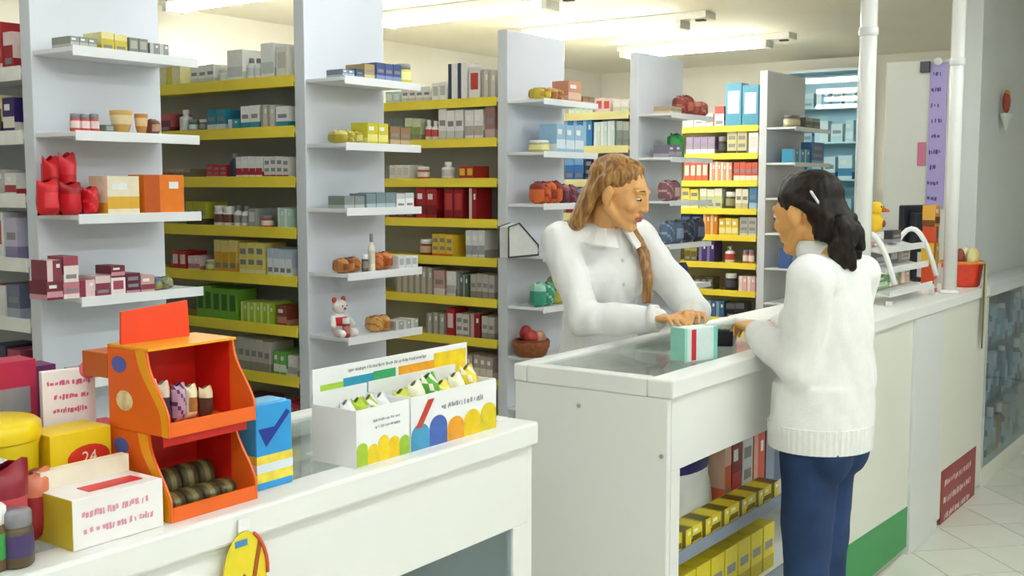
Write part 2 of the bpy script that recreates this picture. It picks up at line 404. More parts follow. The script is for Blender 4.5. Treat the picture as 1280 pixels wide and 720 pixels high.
BW = ['{} yellow shelf, leftmost aisle', '{} yellow shelf, second aisle', '{} pale shelf, aisle behind pharmacist', '{} yellow shelf, aisle between the women']
BAYS = {
 1: {0: [(192,226,2,26,'carton','F2EFB8','E8D95A','pale yellow carton'),(238,268,3,24,'carton','F4F6F3','DDE3E0','small white carton'),(269,282,1,18,'jar','F1F3F2','DDE2E0','short white jar'),
         (284,304,1,40,'carton','F6F8F5','D5DAD8','tall white carton'),(306,324,2,28,'bottle','F3F6F4','DCE4E0','white bottle'),(326,343,1,45,'carton','F5F7F3','C9D3CF','tallest white carton'),(345,360,1,38,'carton','E9E9DF','CFCFC6','cream carton')],
     1: [(197,214,1,24,'carton','7E2B3F','B85A63','dark maroon carton'),(221,232,1,30,'bottle','F2F3F0','DADCDA','slim white bottle'),(233,242,1,16,'jar','1F7F8C','E9F0EF','teal jar'),(245,256,1,16,'jar','5E6468','9AA0A2','dark grey jar'),
         (259,282,2,27,'carton','2C8CA8','E8EEF0','blue and white carton'),(285,299,1,14,'carton','3AA0B2','E7EEEE','low teal carton'),(301,324,2,30,'carton','F4F5F2','2F95A8','white carton with teal band'),
         (326,343,2,30,'carton','CFCBBF','A6A196','beige grey carton'),(345,361,1,28,'carton','EEF1EF','2E93A6','white and teal carton beside the upright')],
     2: [(200,238,4,12,'flat','8A7C66','B5A58A','low brown packet'),(258,283,3,17,'carton','C4303C','F1ECEA','low red and white carton'),(284,293,1,31,'bottle','2A3550','222A3C','dark navy bottle'),
         (295,328,4,27,'carton','EDEFEC','B82A3E','white carton with red foot'),(330,361,4,27,'carton','E4E3DD','A9243A','grey white carton with dark red foot')],
     3: [(233,258,3,32,'carton','B9B93E','4C4A30','olive yellow carton'),(264,287,2,27,'jar','F0EEE8','7A4438','white jar with brown label'),(289,308,2,28,'bottle','EDEDEA','9A9A98','white bottle with grey label'),
         (310,320,1,24,'carton','A8ACAB','D9DBDA','grey carton'),(322,334,1,16,'jar','D8452F','F4E9E0','small red jar'),(347,364,2,26,'carton','BFE0D4','EEF6F2','pale mint carton')],
     4: [(215,233,2,24,'carton','CC2F36','F3E6E2','red and white carton'),(235,250,2,19,'carton','F1DADB','D08089','pink and white carton'),(253,266,1,15,'jar','B7C04A','E9E8B0','lime jar'),
         (268,296,3,41,'carton','E7B23C','F4DD8A','amber carton'),(299,330,3,40,'carton','F3E27C','F9F2C4','pale yellow carton'),(334,365,4,36,'carton','E9EEF2','C4D4E4','white and pale blue carton')],
     5: [(246,296,5,42,'carton','79B23A','3F6A2C','green carton with dark print'),(301,342,5,27,'carton','A9CF3B','D8E78A','lime green carton'),(346,359,1,26,'carton','8E4434','C58A72','brown red carton')],
     6: [(290,338,6,42,'carton','C9C3B6','9D978C','beige carton'),(342,358,2,31,'carton','78B85A','EEF3EA','green and white carton'),(360,372,1,28,'carton','E8E6E0','B8B8B4','off white carton')],
     7: [(303,332,3,28,'carton','6A3658','C79AB0','purple carton'),(335,356,2,24,'carton','C9A9B2','8A4258','mauve carton'),(358,382,3,30,'carton','C23A56','F0D8DC','crimson carton')]},
 2: {0: [(482,500,2,15,'carton','BFE3E0','EEF6F4','pale teal carton'),(502,538,4,20,'carton','F3F1EC','DAD6CC','low white carton'),(540,558,2,24,'carton','F5F4F1','C7C7C7','white carton'),
         (560,584,2,46,'carton','F6F4F2','3E4668','tall white carton with dark print'),(586,600,1,42,'carton','F2EEEC','C8463C','tall white carton with red print'),(602,619,2,36,'carton','D6CFC2','B8AFA2','tall beige carton')],
     1: [(487,504,2,31,'carton','9AA69A','6F7C70','grey green carton'),(506,526,2,29,'carton','98A85A','D5DAB8','olive green carton'),(529,546,2,26,'bottle','F2EFEB','D0483C','white bottle with red label'),
         (548,579,3,39,'carton','F1F0EC','D2D0CA','white carton'),(581,604,2,38,'carton','EFEAE6','B9AFA8','off white carton'),(606,619,1,41,'carton','9C7670','C9AFA8','mauve brown carton')],
     2: [(487,512,3,19,'carton','EFECE6','D5D0C6','low white carton'),(518,531,1,17,'jar','C43A30','F0DAD2','small red jar'),(548,562,1,23,'bottle','F5F3EF','DAD5CE','white bottle'),(573,592,2,17,'carton','B8342C','E8B83C','red and yellow carton')],
     3: [(486,517,3,26,'carton','8E1E22','C2453E','low dark red carton'),(520,546,2,41,'carton','B01E26','7E1218','crimson carton'),(555,579,2,43,'carton','8F1820','C23A3C','dark crimson carton'),(586,596,1,41,'carton','9A1C24','E0C8C4','slim dark red carton')],
     4: [(521,535,1,22,'jar','8C3A24','E0B89A','brown red jar'),(540,566,3,29,'carton','EEC53A','D9652C','yellow and orange carton'),(582,606,3,36,'carton','E6E6E6','A9ABB2','white and grey carton')],
     5: [(494,540,6,36,'carton','C9C0AE','A2998A','beige carton'),(542,556,1,34,'carton','D2A9A0','EFE0DA','pinkish carton'),(558,570,1,34,'carton','F0EEEA','C0BEB8','white carton'),(572,585,2,31,'carton','5E6A60','9AA59A','dark grey green carton'),(588,618,4,32,'carton','BDB7AB','8F8A80','grey beige carton')],
     6: [(532,555,3,28,'carton','BFBBB0','8E8A80','grey carton'),(558,568,1,36,'carton','B92A2E','E8D0CC','bright red carton'),(570,586,2,30,'carton','D6D2C8','A8A49A','pale grey carton'),(588,600,1,32,'carton','96242C','D8B0AC','dark red carton'),(602,618,2,30,'carton','C8C2B6','99948A','warm grey carton')],
     7: [(560,590,4,30,'carton','C7B7A8','9A8474','brown beige carton'),(592,616,3,30,'carton','B9A79C','E0D6CC','taupe carton')]},
 3: {0: [(711,741,4,16,'carton','DDEBDD','B8D8C2','pale green carton'),(744,763,2,19,'carton','F2D9D4','D8584C','pink and white carton'),(766,786,2,16,'carton','F1EEE2','D8D4C4','cream carton')],
     1: [(706,741,3,36,'carton','3C8FD0','9CC8EA','bright blue carton'),(743,769,3,33,'carton','D4EAE6','F4F8F6','pale mint carton'),(771,787,2,32,'carton','8E9C90','C4CCC2','grey green carton')],
     2: [(706,729,2,31,'carton','3A74BC','7FB0DE','mid blue carton'),(731,740,1,30,'carton','25304E','5C6A88','navy carton'),(742,758,2,28,'carton','F0EFEA','CBC8C0','white carton')],
     3: [(707,731,2,19,'carton','8E1F22','C8504A','dark red carton'),(735,760,3,20,'carton','8F7A58','C2AE88','brown carton')],
     4: [(707,730,2,26,'carton','7A6A48','B8A478','olive brown carton')]},
 4: {0: [(854,866,1,26,'carton','F6F5F2','DCD8D0','white carton'),(868,891,2,18,'carton','F4F0EA','E0D4C8','low cream carton'),(893,905,1,27,'carton','F0D4D2','D8504C','pink and red carton'),(906,948,2,54,'carton','4E9AB8','E4F0F2','large blue and white carton')],
     1: [(858,894,4,23,'carton','9A8CA8','D8D2DC','purple grey carton'),(896,907,1,22,'jar','26242A','4A484E','black jar'),(909,934,2,29,'carton','C9C48E','3A3A30','olive carton with black print'),(936,948,1,28,'carton','F2F0EA','D8D4CA','white carton')],
     2: [(855,885,4,26,'carton','D8694E','F2E0C8','salmon red carton'),(887,915,4,25,'carton','E39A7A','F4EAD8','peach carton'),(917,947,4,24,'carton','D2604C','EFE2D0','coral carton')],
     3: [(853,875,2,26,'carton','EBDC62','F6F0B4','yellow carton'),(876,904,3,26,'carton','CFD8A0','EEF0DA','pale green carton'),(906,920,1,22,'jar','5C5636','A09A70','dark olive jar'),(921,937,2,26,'carton','EFE9CE','D2C89A','cream carton'),(938,948,1,29,'carton','4C86B4','A8C8DE','blue carton')],
     4: [(853,879,2,31,'carton','2C3A66','5C6EA0','navy carton'),(881,899,2,29,'carton','D88A34','F0C07A','orange brown carton'),(901,925,3,22,'carton','EBCB48','F6E9A8','yellow carton'),(927,948,2,24,'carton','B4B4AC','DAD8D0','grey carton')],
     5: [(855,871,2,22,'carton','6E662E','B0A862','dark olive carton'),(873,893,2,27,'carton','4A3A78','8A7CB4','purple carton'),(904,916,1,22,'bottle','F0E6E0','C8483C','white bottle with red label'),(927,941,2,18,'jar','D87A6A','F4E4DA','coral and white jar')],
     6: [(854,867,1,18,'jar','7A7434','B4AE70','olive jar'),(870,893,3,16,'carton','4C4A34','8A8868','dark brown carton'),(905,920,1,22,'jar','1E1E24','50505A','round black jar'),(925,946,2,20,'carton','E8B4B4','F6E4E2','pink carton')],
     7: [(884,905,2,21,'carton','3C6A9A','8CB0CE','dusk blue carton'),(907,930,2,20,'carton','22222A','5A5A64','black carton')]},
}
for g, rows in BAYS.items():
    for k, ent in rows.items():
        fill('x', EL[g], BAYZ[k] + .0003, ent, BW[g - 1].format(ORD[k]), .13, bound=(Y1 + .066, 4.9), hmax=9 if k == 0 else .155)
# the side of the first unit, a sliver at the left edge of the frame
LS = [[(-12,4,1,60,'carton','C23038','F0E6E0','red and white carton'),(5,17,1,48,'carton','A8232E','F0D8D4','crimson carton')],
      [(-12,3,1,50,'carton','1E1E22','E8D8A0','black and gold carton'),(4,19,1,46,'carton','3A2A6A','E8E0D0','dark violet carton')],
      [(-12,5,1,34,'carton','C8C4C0','8A8684','grey carton'),(6,21,1,28,'carton','EEEAE4','B8343C','white and red carton')],
      [(-12,6,1,58,'carton','EDEDEA','C03040','white carton with red print'),(7,23,1,52,'carton','C9C4DA','8E86B0','lilac carton')],
      [(-12,8,1,42,'carton','EFEDE8','B02A3A','white and crimson carton'),(9,26,1,44,'carton','70788E','A8AEBE','slate blue carton')],
      [(-12,9,1,44,'carton','3C3450','A89CC0','dark plum carton'),(10,28,1,40,'carton','E8E4E0','9C3A4A','white and maroon carton')],
      [(-12,10,1,48,'carton','D8C85A','EFE8B0','mustard carton'),(11,31,1,50,'bottle','F1EEEA','C83A40','white bottle with red label')],
      [(-12,14,1,50,'carton','7A2A4A','D8A0B4','wine red carton'),(15,33,1,46,'carton','C8506A','F2DCE0','rose carton')]]
for k, ent in enumerate(LS): fill('x', EL[0], BAYZ[k] - .06 + .0003, ent, ORD[k] + ' shelf at the far left edge', .13, bound=(Y1 + .066, 4.9), hmax=.155 if k else 9)

EW = ['{} end shelf, leftmost unit', '{} end shelf, second unit', '{} end shelf, unit behind pharmacist', '{} end shelf, unit right of pharmacist', '{} end shelf, unit beside customer']
ENDS = {
 0: {0: [(84,118,3,13,'flat','9AA096','C4C8BE','low grey packet'),(123,156,2,22,'carton','D8C53C','EEE6A0','mustard yellow carton'),(158,182,2,20,'carton','8C9084','B8BCB0','grey olive carton'),(184,208,2,16,'carton','9A9C98','C8CAC6','dull grey carton')],
     1: [(88,124,3,23,'jar','D8574E','F4DAD6','red and pink jar'),(128,140,1,10,'flat','7C8478','AEB4A8','thin grey packet'),(144,170,1,29,'bowl','D9A85A','EED8A8','tan bowl'),(171,186,1,26,'bowl','C98A44','E8C890','orange brown bowl'),(188,204,1,20,'pouch','8A5A44','C8A088','brown pouch')],
     2: [(134,176,1,48,'carton','F2E6C8','E8B43A','cream and yellow carton beside the red pouches'),(180,232,1,50,'carton','F0801E','C85A14','large orange carton')],
     3: [(194,222,2,16,'pouch','A8A468','5E7C98','olive and blue sachet')],
     4: [(70,102,2,12,'flat','8E928C','BABEB8','grey flat packet'),(104,140,2,10,'flat','6E736E','9CA09A','dark grey flat packet')]},
 1: {0: [(392,408,2,10,'flat','8A96A8','BCC4D0','pale blue grey packet'),(410,420,1,12,'flat','46566E','8492A8','slate packet'),(421,435,1,19,'carton','B09A6A','D8C8A0','tan carton'),(437,470,3,23,'carton','4A5A8C','8C9AC0','navy blue carton'),(472,488,1,26,'jar','D8CF4A','EFEAA0','yellow jar')],
     1: [(390,420,3,17,'pouch','B8A93A','DCD080','olive yellow pouch'),(422,450,2,28,'carton','D6CC38','EEE68C','bright yellow carton'),(452,479,2,23,'carton','9A7A54','C8B08C','brown tan carton')],
     2: [(424,450,2,16,'carton','8C9490','BCC4C0','grey green carton'),(452,488,3,19,'carton','7E949A','B4C4C8','grey teal carton'),(490,512,2,18,'carton','EEF0EE','C8CCCA','white carton')],
     3: [(400,432,3,19,'pouch','C8854A','8A5430','brown orange pouch'),(434,443,1,22,'jar','4E4A44','8A867C','dark jar'),(445,454,1,50,'bottle','F2EDDC','E0D8C0','tall cream bottle'),(456,486,2,22,'pouch','D07A3C','A85424','rust orange pouch'),(490,522,3,16,'carton','E6E8E6','B4BABA','white grey carton')],
     4: [(398,407,1,26,'jar','8E2F24','C87A68','dark red jar'),(447,471,2,21,'pouch','D8A45A','B07434','tan orange pouch'),(474,508,3,11,'flat','A8AAA4','CCCEC8','low grey packet')],
     5: [(398,418,1,36,'pouch','C87A24','8A4C14','orange brown pouch'),(420,444,1,38,'pouch','4A9A3A','2E6A26','green pouch')]},
 2: {0: [(640,659,2,15,'pouch','D8C23C','B08A2C','yellow brown pouch'),(661,679,2,16,'pouch','B0763A','D8AC70','brown pouch'),(681,702,1,26,'carton','D89A7A','E8C8B0','peach carton'),(704,722,2,9,'flat','9C7458','C8A88C','low brown packet')],
     1: [(640,657,1,15,'jar','C9C05A','E8E2A8','olive yellow jar'),(660,697,3,36,'carton','9CC4E0','E4EEF4','light blue carton')],
     2: [(639,676,4,28,'pouch','D8662A','8E2A1E','orange and dark red pouch'),(678,700,2,24,'pouch','6A2C3C','9C5A6A','maroon pouch'),(701,720,1,20,'pouch','4A5468','8A94A8','slate pouch')],
     4: [(641,664,2,31,'pouch','3C9A7C','A8D8C4','teal green pouch'),(666,690,2,38,'pouch','C8BE4A','7CA85A','yellow and green pouch')]},
 3: {0: [(806,829,2,9,'flat','B8A68A','D8CAB0','low tan packet'),(831,856,2,25,'pouch','8A2F22','B8604C','dark red pouch'),(858,880,2,19,'pouch','A24A38','C88070','red brown pouch')],
     1: [(804,822,2,16,'carton','7E7A8E','B0ACBC','grey purple carton')],
     2: [(822,842,2,26,'pouch','8A5A60','C8A0A0','dusty mauve pouch')],
     3: [(812,838,2,30,'pouch','5A6E8A','94A8C0','blue grey pouch'),(840,866,2,28,'pouch','22283C','5A6480','blue black pouch')],
     4: [(812,846,2,27,'pouch','2C3470','5C66A0','navy pouch')]},
 4: {0: [(964,978,1,16,'jar','C8BE94','E8E0C4','cream jar'),(980,1000,2,14,'flat','5E665E','98A098','dark green grey packet')],
     1: [(962,985,3,17,'carton','3A9CC8','A8D8EC','cyan blue carton'),(987,1004,1,28,'carton','4878B8','9CB8DC','mid blue carton')],
     2: [(962,994,3,14,'flat','6A5A5E','A8989C','dull mauve packet')],
     3: [(962,980,2,26,'carton','E0B040','F0DC9C','amber carton')],
     4: [(960,976,1,26,'carton','4A6AA8','A0B4D8','royal blue carton')]},
}
for g, rows in ENDS.items():
    for k, ent in rows.items():
        fill('y', Y1 - .2, ENDZ[k] + .0003, ent, EW[g].format(ORD[k]), .10, bound=(EL[g] + .008, ER[g] - .016), hmax=.21)
# --- leftmost unit, third end shelf: heap of red gift bags
z = ENDZ[2] + .0003; yf = Y1 - .19
w1 = 'third end shelf of the leftmost unit'
for k, (pa, pb, hh, yo, zo, lab) in enumerate([(56, 84, 44, 0, 0, 'crumpled red pouch at the left end of the '), (85, 112, 40, 0, 0, 'second crumpled red pouch from the left on the '), (113, 132, 34, 0, 0, 'third crumpled red pouch from the left on the '),
        (64, 84, 72, .085, 0, 'tall red bag at the back left of the '), (84, 106, 76, .085, 0, 'tallest red bag behind the pouches on the ')]):
    xa, xb = x_at(pa, yf + yo, z), x_at(pb, yf + yo, z); d = depth((xa, yf, z))
    put('bag' if k > 2 else 'pouch', 'D81E28', 'A8121C' if k % 2 else 'F0404A', k, ((xa + xb) / 2, yf + yo + .04, z), ((xb - xa) * .97, .07, hh / FPX * d), 0, lab + w1, 'red bags on the leftmost unit')
# --- leftmost unit, fourth end shelf: two layers of pink and maroon packs
z = ENDZ[3] + .0003
x0 = x_at(60, yf, z); wd = .052
cols = [('7A2438', 'D89AA8'), ('C87A86', 'F2E2E2'), ('E8C8CC', '8E2E44'), ('8A3A4C', 'E8D0CC'), ('F0E4E0', 'A84A5C'), ('5E2238', 'C890A0'), ('D8A8A0', '8E4450')]
nm = ['maroon', 'rose pink', 'blush', 'wine', 'cream and rose', 'plum', 'salmon']
for k in range(7):
    hh = [.052, .046, .05, .058, .05, .06, .05][k]
    put('carton', *cols[k], k % 6, (x0 + wd * (k + .5), yf + .05, z), (wd * .95, .09, hh), 0, nm[k] + ' pack in the lower row, fourth end shelf of the leftmost unit', 'packs on the fourth end shelf')
    if k in (0, 1, 4):
        c2 = cols[(k + 3) % 7]
        put('carton', *c2, (k + 2) % 6, (x0 + wd * (k + .5) + .004, yf + .05, z + hh * 1.014), (wd * .9, .08, [.06, .075, 0, 0, .035][k]), 0, nm[(k + 3) % 7] + ' pack stacked on the ' + nm[k] + ' pack, leftmost unit', 'packs on the fourth end shelf')

# --- soft toy with a red shirt (second unit, fifth end shelf)
z = ENDZ[4] + .0003; yt = Y1 - .12
xt = x_at(424, yt, z); t = thing('soft_toy', 'white soft toy in a red shirt, fifth end shelf of the second unit from left', 'toy', (xt, yt, z), world=False)
W = mat('F4EDE8', .9, .03, 20, bump=.3, bscale=120)
MB().ell((0, 0, .045), (.036, .03, .045)).build('torso', W, t, smooth=True)
MB().ell((0, -.002, .054), (.039, .033, .026)).build('shirt', mat('D42A30', .8, .04, 20), t, smooth=True)
hd = MB().ell((0, -.004, .112), (.03, .028, .028)).build('head', W, t, smooth=True)
for s in (-1, 1):
    MB().ell((s * .024, 0, .138), (.011, .007, .012)).build('ear', mat('B8453C', .9), hd, smooth=True)
    MB().cap((s * .034, 0, .07), (s * .05, -.02, .045), .012, .011).build('arm', W, t, smooth=True)
    MB().cap((s * .02, -.01, .015), (s * .032, -.05, .015), .0145, .0145).build('leg', W, t, smooth=True)
    MB().ell((s * .011, -.031, .116), (.003, .003, .003), n=8).build('eye', mat('201818', .3), hd, smooth=True)
MB().ell((0, -.033, .106), (.006, .004, .004), n=8).build('nose', mat('803030', .5), hd, smooth=True)

# --- wire frame bag on third unit, fourth end shelf
z = ENDZ[3] + .0003; yb = Y1 - .18
xa, xb = x_at(641, yb, z), x_at(678, yb, z)
t = thing('document_pouch', 'clear zip pouch with dark piping, fourth end shelf behind the pharmacist', 'pouch', ((xa + xb) / 2, yb + .05, z), world=False)
hw = (xb - xa) / 2
poly = [(-hw, 0), (hw, 0), (hw, .05), (-hw * .3, .155), (-hw, .14)]
MB().prism(poly, .05, (0, -.025, 0)).build('pouch_body', mat('D5D6D2', .3, .05, 30), t, bevel=.004)
for yy in (-.027, .027):
    MB().tube([(a, yy, max(.004, c)) for a, c in poly + [poly[0]]], .004, 6).build('piping', mat('3A3C3C', .5), t, smooth=True)
# --- wicker basket gift (third unit, sixth end shelf)
z = ENDZ[5] + .0003; z = ENDZ[4] - .24 + .0003
xa = x_at(664, Y1 - .1, z)
t = thing('gift_basket', 'brown wicker basket wrapped with red, lowest visible end shelf behind the pharmacist', 'basket', (xa, Y1 - .1, z), world=False)
MB().lathe([(.06, 0), (.072, .01), (.088, .05), (.09, .075), (.084, .075), (.07, .02)], 20).build('basket', mat('9A5A34', .8, .25, 60, bump=.6, bscale=90), t, smooth=True)
MB().tube([(.085 * math.cos(a), .085 * math.sin(a) * .9, .076) for a in [2 * math.pi * k / 20 for k in range(21)]], .007, 8).build('rim', mat('7A4424', .8, .2, 60), t, smooth=True)
for k, (a, b, c, h) in enumerate([(-.03, -.02, .11, 'B83A34'), (.035, -.025, .1, 'D89A84'), (.0, .03, .125, 'A82C2C'), (.045, .02, .095, 'C86A5A')]):
    MB().ell((a, b, c - .018), (.034, .03, .04)).build('wrapped_item', mat(h, .4), t, smooth=True)
# --- green bag on the fourth unit
z = ENDZ[1] + .0003
xa, xb = EL[3] + .15, EL[3] + .28
put('bag', '2E9A44', '1E7A34', 2, ((xa + xb) / 2, Y1 - .12, z), (xb - xa, .09, .135), 0, 'bright green bag on the second end shelf right of the pharmacist', None)

# =================================================================== COUNTERS (one line, y = CF)
CH = 1.048; CF = 1.345; CB = 1.84
def counter(xa, xb, label, shelves, glassfront=False):
    t = thing('display_counter', label, 'counter', ((xa + xb) / 2, (CF + CB) / 2, 0))
    r = .045; rt = .05
    # top frame
    B('front_rail', (xa, CF - .012, CH - rt), (xb, CF + r + .02, CH), COUNT, t, bevel=.006)
    B('rear_rail', (xa, CB - r, CH - rt), (xb, CB, CH), COUNT, t, bevel=.006)
    B('side_rail', (xa, CF + r + .021, CH - rt), (xa + r, CB - r - .001, CH), COUNT, t, bevel=.004)
    B('side_rail', (xb - r, CF + r + .021, CH - rt), (xb, CB - r - .001, CH), COUNT, t, bevel=.004)
    B('glass_top', (xa + r + .001, CF + r + .022, CH - .016), (xb - r - .001, CB - r - .002, CH - .008), GLASS, t, bevel=0)
    zt = CH - rt - .0005; az = .83 if glassfront else .80
    B('end_panel', (xa + .004, CF + .004, 0), (xa + .024, CB - .004, zt), COUNT, t)
    B('end_panel', (xb - .024, CF + .004, 0), (xb - .004, CB - .004, zt), COUNT, t)
    B('back_panel', (xa + .025, CB - .02, .0), (xb - .025, CB - .006, zt), COUNT, t)
    B('tray', (xa + .026, CF + .022, .925), (xb - .026, CB - .021, .94), mat('E4E2DA', .5, .04, 6), t)
    B('apron', (xa + .025, CF + .002, az), (xb - .025, CF + .02, zt), COUNT, t)
    for zs in shelves:
        sh = B('shelf', (xa + .026, CF + .03, zs - .018), (xb - .026, CB - .021, zs), COUNT, t)
        if not glassfront: B('grey_edge', (xa + .076, CF + .0215, zs - .03), (xb - .076, CF + .0295, zs + .006), mat('8A94A4', .45), sh, org=t['_org'])
    B('plinth', (xa + .026, CF + .03, .0), (xb - .026, CB - .021, .09), COUNT, t)
    for xx in (xa + .025, xb - .075):
        B('stile', (xx, CF + .002, .05), (xx + .05, CF + .02, az - .0005), COUNT, t)
    B('bottom_rail', (xa + .0755, CF + .002, .05), (xb - .0755, CF + .02, .12), COUNT, t)
    if glassfront:
        B('front_glass', (xa + .0755, CF + .008, .1205), (xb - .0755, CF + .013, az - .0005), GLASSB, t, bevel=0)
    return t
XA1 = x_at(668, CF, .9); XB0 = x_at(835, CF, .9); XB1 = 3.98; XC1 = x_at(1230, CF, .6)
c1 = counter(-.55, XA1, 'nearest long white display counter with colourful goods along its top', (.458,), True)
c2 = counter(XB0, XB1, 'white glass topped counter between the pharmacist and the customer', (.55, .31))
# screw caps on the end of the middle counter
for px_, py_ in ((724, 507), (829, 572)):
    p = hit(px_, py_, 'x', XB0 + .004) if px_ < 800 else hit(px_ + 8, py_, 'x', XB0 + .004)
    MB().lathe([(.006, 0), (.006, .003), (.004, .004)], 10).build('screw_cap', mat('A8A294', .4), c2, org=(0, 0, 0))
    q = bpy.data.objects[-1] if False else [o for o in c2.children if o.name.startswith('screw_cap')][-1]
    q.location = Vector((XB0 + .0035, min(max(p.y, CF + .02), CB - .03), p.z)) - Vector(c2['_org']); q.rotation_euler = (0, -math.pi / 2, 0)

# goods in the open front of the middle counter
z = .5503
def bagpack(px0, px1, h, base, acc, pat, lab, kind='carton', dp=.12):
    y0 = CF + .11; a, b = x_at(px0, y0, z + .1), x_at(px1, y0, z + .1)
    return put(kind, base, acc, pat, ((a + b) / 2, y0 + dp / 2, z), ((b - a) * .97, dp, h), 0, lab, None)
bagpack(842, 905, .235, 'EDF1F2', '2C2A6A', 1, 'white plastic bag with navy top in the open front of the middle counter', 'bag')
bagpack(906, 914, .205, 'E86A4A', 'F2C8B0', 3, 'coral red carton beside the white bag under the middle counter')
bagpack(915, 927, .21, '8E1424', 'C23A44', 0, 'dark red carton under the middle counter')
bagpack(928, 941, .2, 'D8DCDE', 'A0A8B0', 5, 'grey white carton right of the dark red carton under the counter')
bagpack(942, 956, .2, 'D8543A', 'F0B09A', 2, 'orange red carton farthest right under the middle counter')
bagpack(957, 985, .2, '5A6A80', '8C9AB0', 2, 'slate blue carton half hidden by the customer under the counter')
xs0 = XB0 + .09
WH = ['first', 'second', 'third', 'fourth', 'fifth', 'sixth', 'seventh', 'eighth', 'ninth', 'tenth', 'eleventh', 'twelfth']
for k in range(12):
    put('carton', 'E6D02E', '6A5A14', 2 if k % 2 else 0, (xs0 + .03 + .062 * k, CF + .068, .5503), (.055, .07, .05), 0, WH[k] + ' low yellow pack from the left, upper row under the middle counter', 'yellow packs in the upper row under the counter')
for k in range(8):
    put('carton', 'E8D42A', 'C8B41E', 1, (xs0 + .045 + .095 * k, CF + .12, .3103), (.085, .14, .15), 0, WH[k] + ' tall yellow pack from the left, lower shelf under the middle counter', 'yellow packs on the lower shelf under the counter')
# things inside the nearest counter, behind its glass
for k in range(9):
    xx = .25 + k * .18
    put(['jar', 'bottle', 'bag'][k % 3], ['8E9498', '5C646C', 'A9ADB0'][k % 3], ['C8CCD0', '8C949C', '787E86'][k % 3], k % 6, (xx, CF + .22, .4583), (.12, .12, .24 - .03 * (k % 3)), 0, ['grey jar', 'dark grey bottle', 'grey bag'][k % 3] + ' behind the glass of the nearest counter, ' + ['left', 'middle', 'right'][k // 3] + ' one', 'goods inside the nearest counter, ' + str(['jars', 'bottles', 'bags'][k % 3]))
# a few flat boxes lying in the middle counter's tray
for k, (xx, yy, b_, a_) in enumerate([(XB0 + .2, 1.52, 'C9B48C', 'E8DCC0'), (XB0 + .42, 1.55, 'B8A27A', 'E0D2B0'), (XB0 + .66, 1.5, 'D2C2A0', 'A8926A')]):
    put('flat', b_, a_, k, (xx, yy, .9403), (.15, .11, .03), 0, ['first', 'second', 'third'][k] + ' tan flat box under the glass top of the middle counter, from the left', 'tan boxes under the glass')

# ---- till counter
t = thing('till_counter', 'white till counter with green corner patch and red notice, right of the customer', 'counter', ((XB1 + XC1) / 2, 1.6, 0))
xs1 = x_at(1137, CF, .5); xs2 = x_at(1172, CF, .5)
PANA = mat('E9E9DC', .4, .015, 2.5); PANB = mat('E4E6E3', .4, .015, 2.5)
B('front_panel', (XB1 + .006, CF, .03), (xs1 - .002, CF + .02, CH - .05), PANA, t)
B('front_panel', (xs1, CF - .012, 0), (xs2, CF + .02, CH - .05), PANB, t)
B('front_panel', (xs2 + .002, CF, .03), (XC1, CF + .02, CH - .05), PANA, t)
B('worktop', (XB1 + .006, CF - .014, CH - .0495), (XC1 + .01, CF + .5, CH), COUNT, t, bevel=.006)
B('end_panel', (XC1 - .02, CF + .021, 0), (XC1, CF + .49, CH - .05), PANA, t)
B('end_panel', (XB1 + .006, CF + .021, 0), (XB1 + .026, CF + .49, CH - .05), PANA, t)
B('plinth', (XB1 + .03, CF + .03, 0), (XC1 - .03, CF + .45, .03), GREYC, t)
# green corner patch: trapezoid sticker on the first panel
zt1 = hit(1135, 632, 'y', CF).z; zt2 = hit(1058, 682, 'y', CF).z; xg0 = x_at(1050, CF, .15)
MB().prism([(xg0, .035), (xs1 - .004, .035), (xs1 - .004, zt1), (xg0, zt2)], .0012, (0, CF - .0016, 0), 'y').build('green_patch', mat('2E9A50', .4, .04, 6), t)
# red notice with white lettering
xn0, xn1 = x_at(1176, CF, .2), x_at(1219, CF, .2); zn0 = hit(1176, 664, 'y', CF).z; zn1 = hit(1176, 590, 'y', CF).z
nt_ = B('red_notice', (xn0, CF - .003, zn0), (xn1, CF - .0006, zn1), mat('9A2A30', .4, .04, 8), t, bevel=0)
b = scribble(MB(), xn0 + .03, xn1 - .03, zn0 + .02, zn1 - .03, 3, 5, lambda u, v: (u, CF - .0035, v)); b.build('printed_text', mat('F0DCD8', .5), nt_, org=t['_org'])

# ---- posts
for px_, lab in ((1079, 'white metal post behind the dark haired customer, floor counter to ceiling'), (1190, 'white metal post standing at the right of the till counter')):
    xx = x_at(px_, CF + .05, 1.4)
    t = thing('support_post', lab, 'post', (xx, CF + .05, CH + .0004))
    WP = mat('F6F6F2', .18, .01, 5)
    MB().lathe([(.031, 0), (.031, CEIL - CH - .003)], 20, c=(xx, CF + .05, CH + .0005)).build('pole', WP, t, smooth=True)
    MB().lathe([(.045, 0), (.045, .008), (.034, .016)], 20, c=(xx, CF + .05, CH + .0005)).build('base_flange', WP, t, smooth=True)
    for zz in (2.1, 2.43): MB().lathe([(.033, 0), (.036, .004), (.036, .03), (.033, .034)], 20, c=(xx, CF + .05, zz)).build('collar', mat('E8E8E6', .2), t, smooth=True)

# ---- goods on the nearest counter ---------------------------------------------------------------
ZC = CH + .0005
def facepos(px_, y): return x_at(px_, y, ZC)
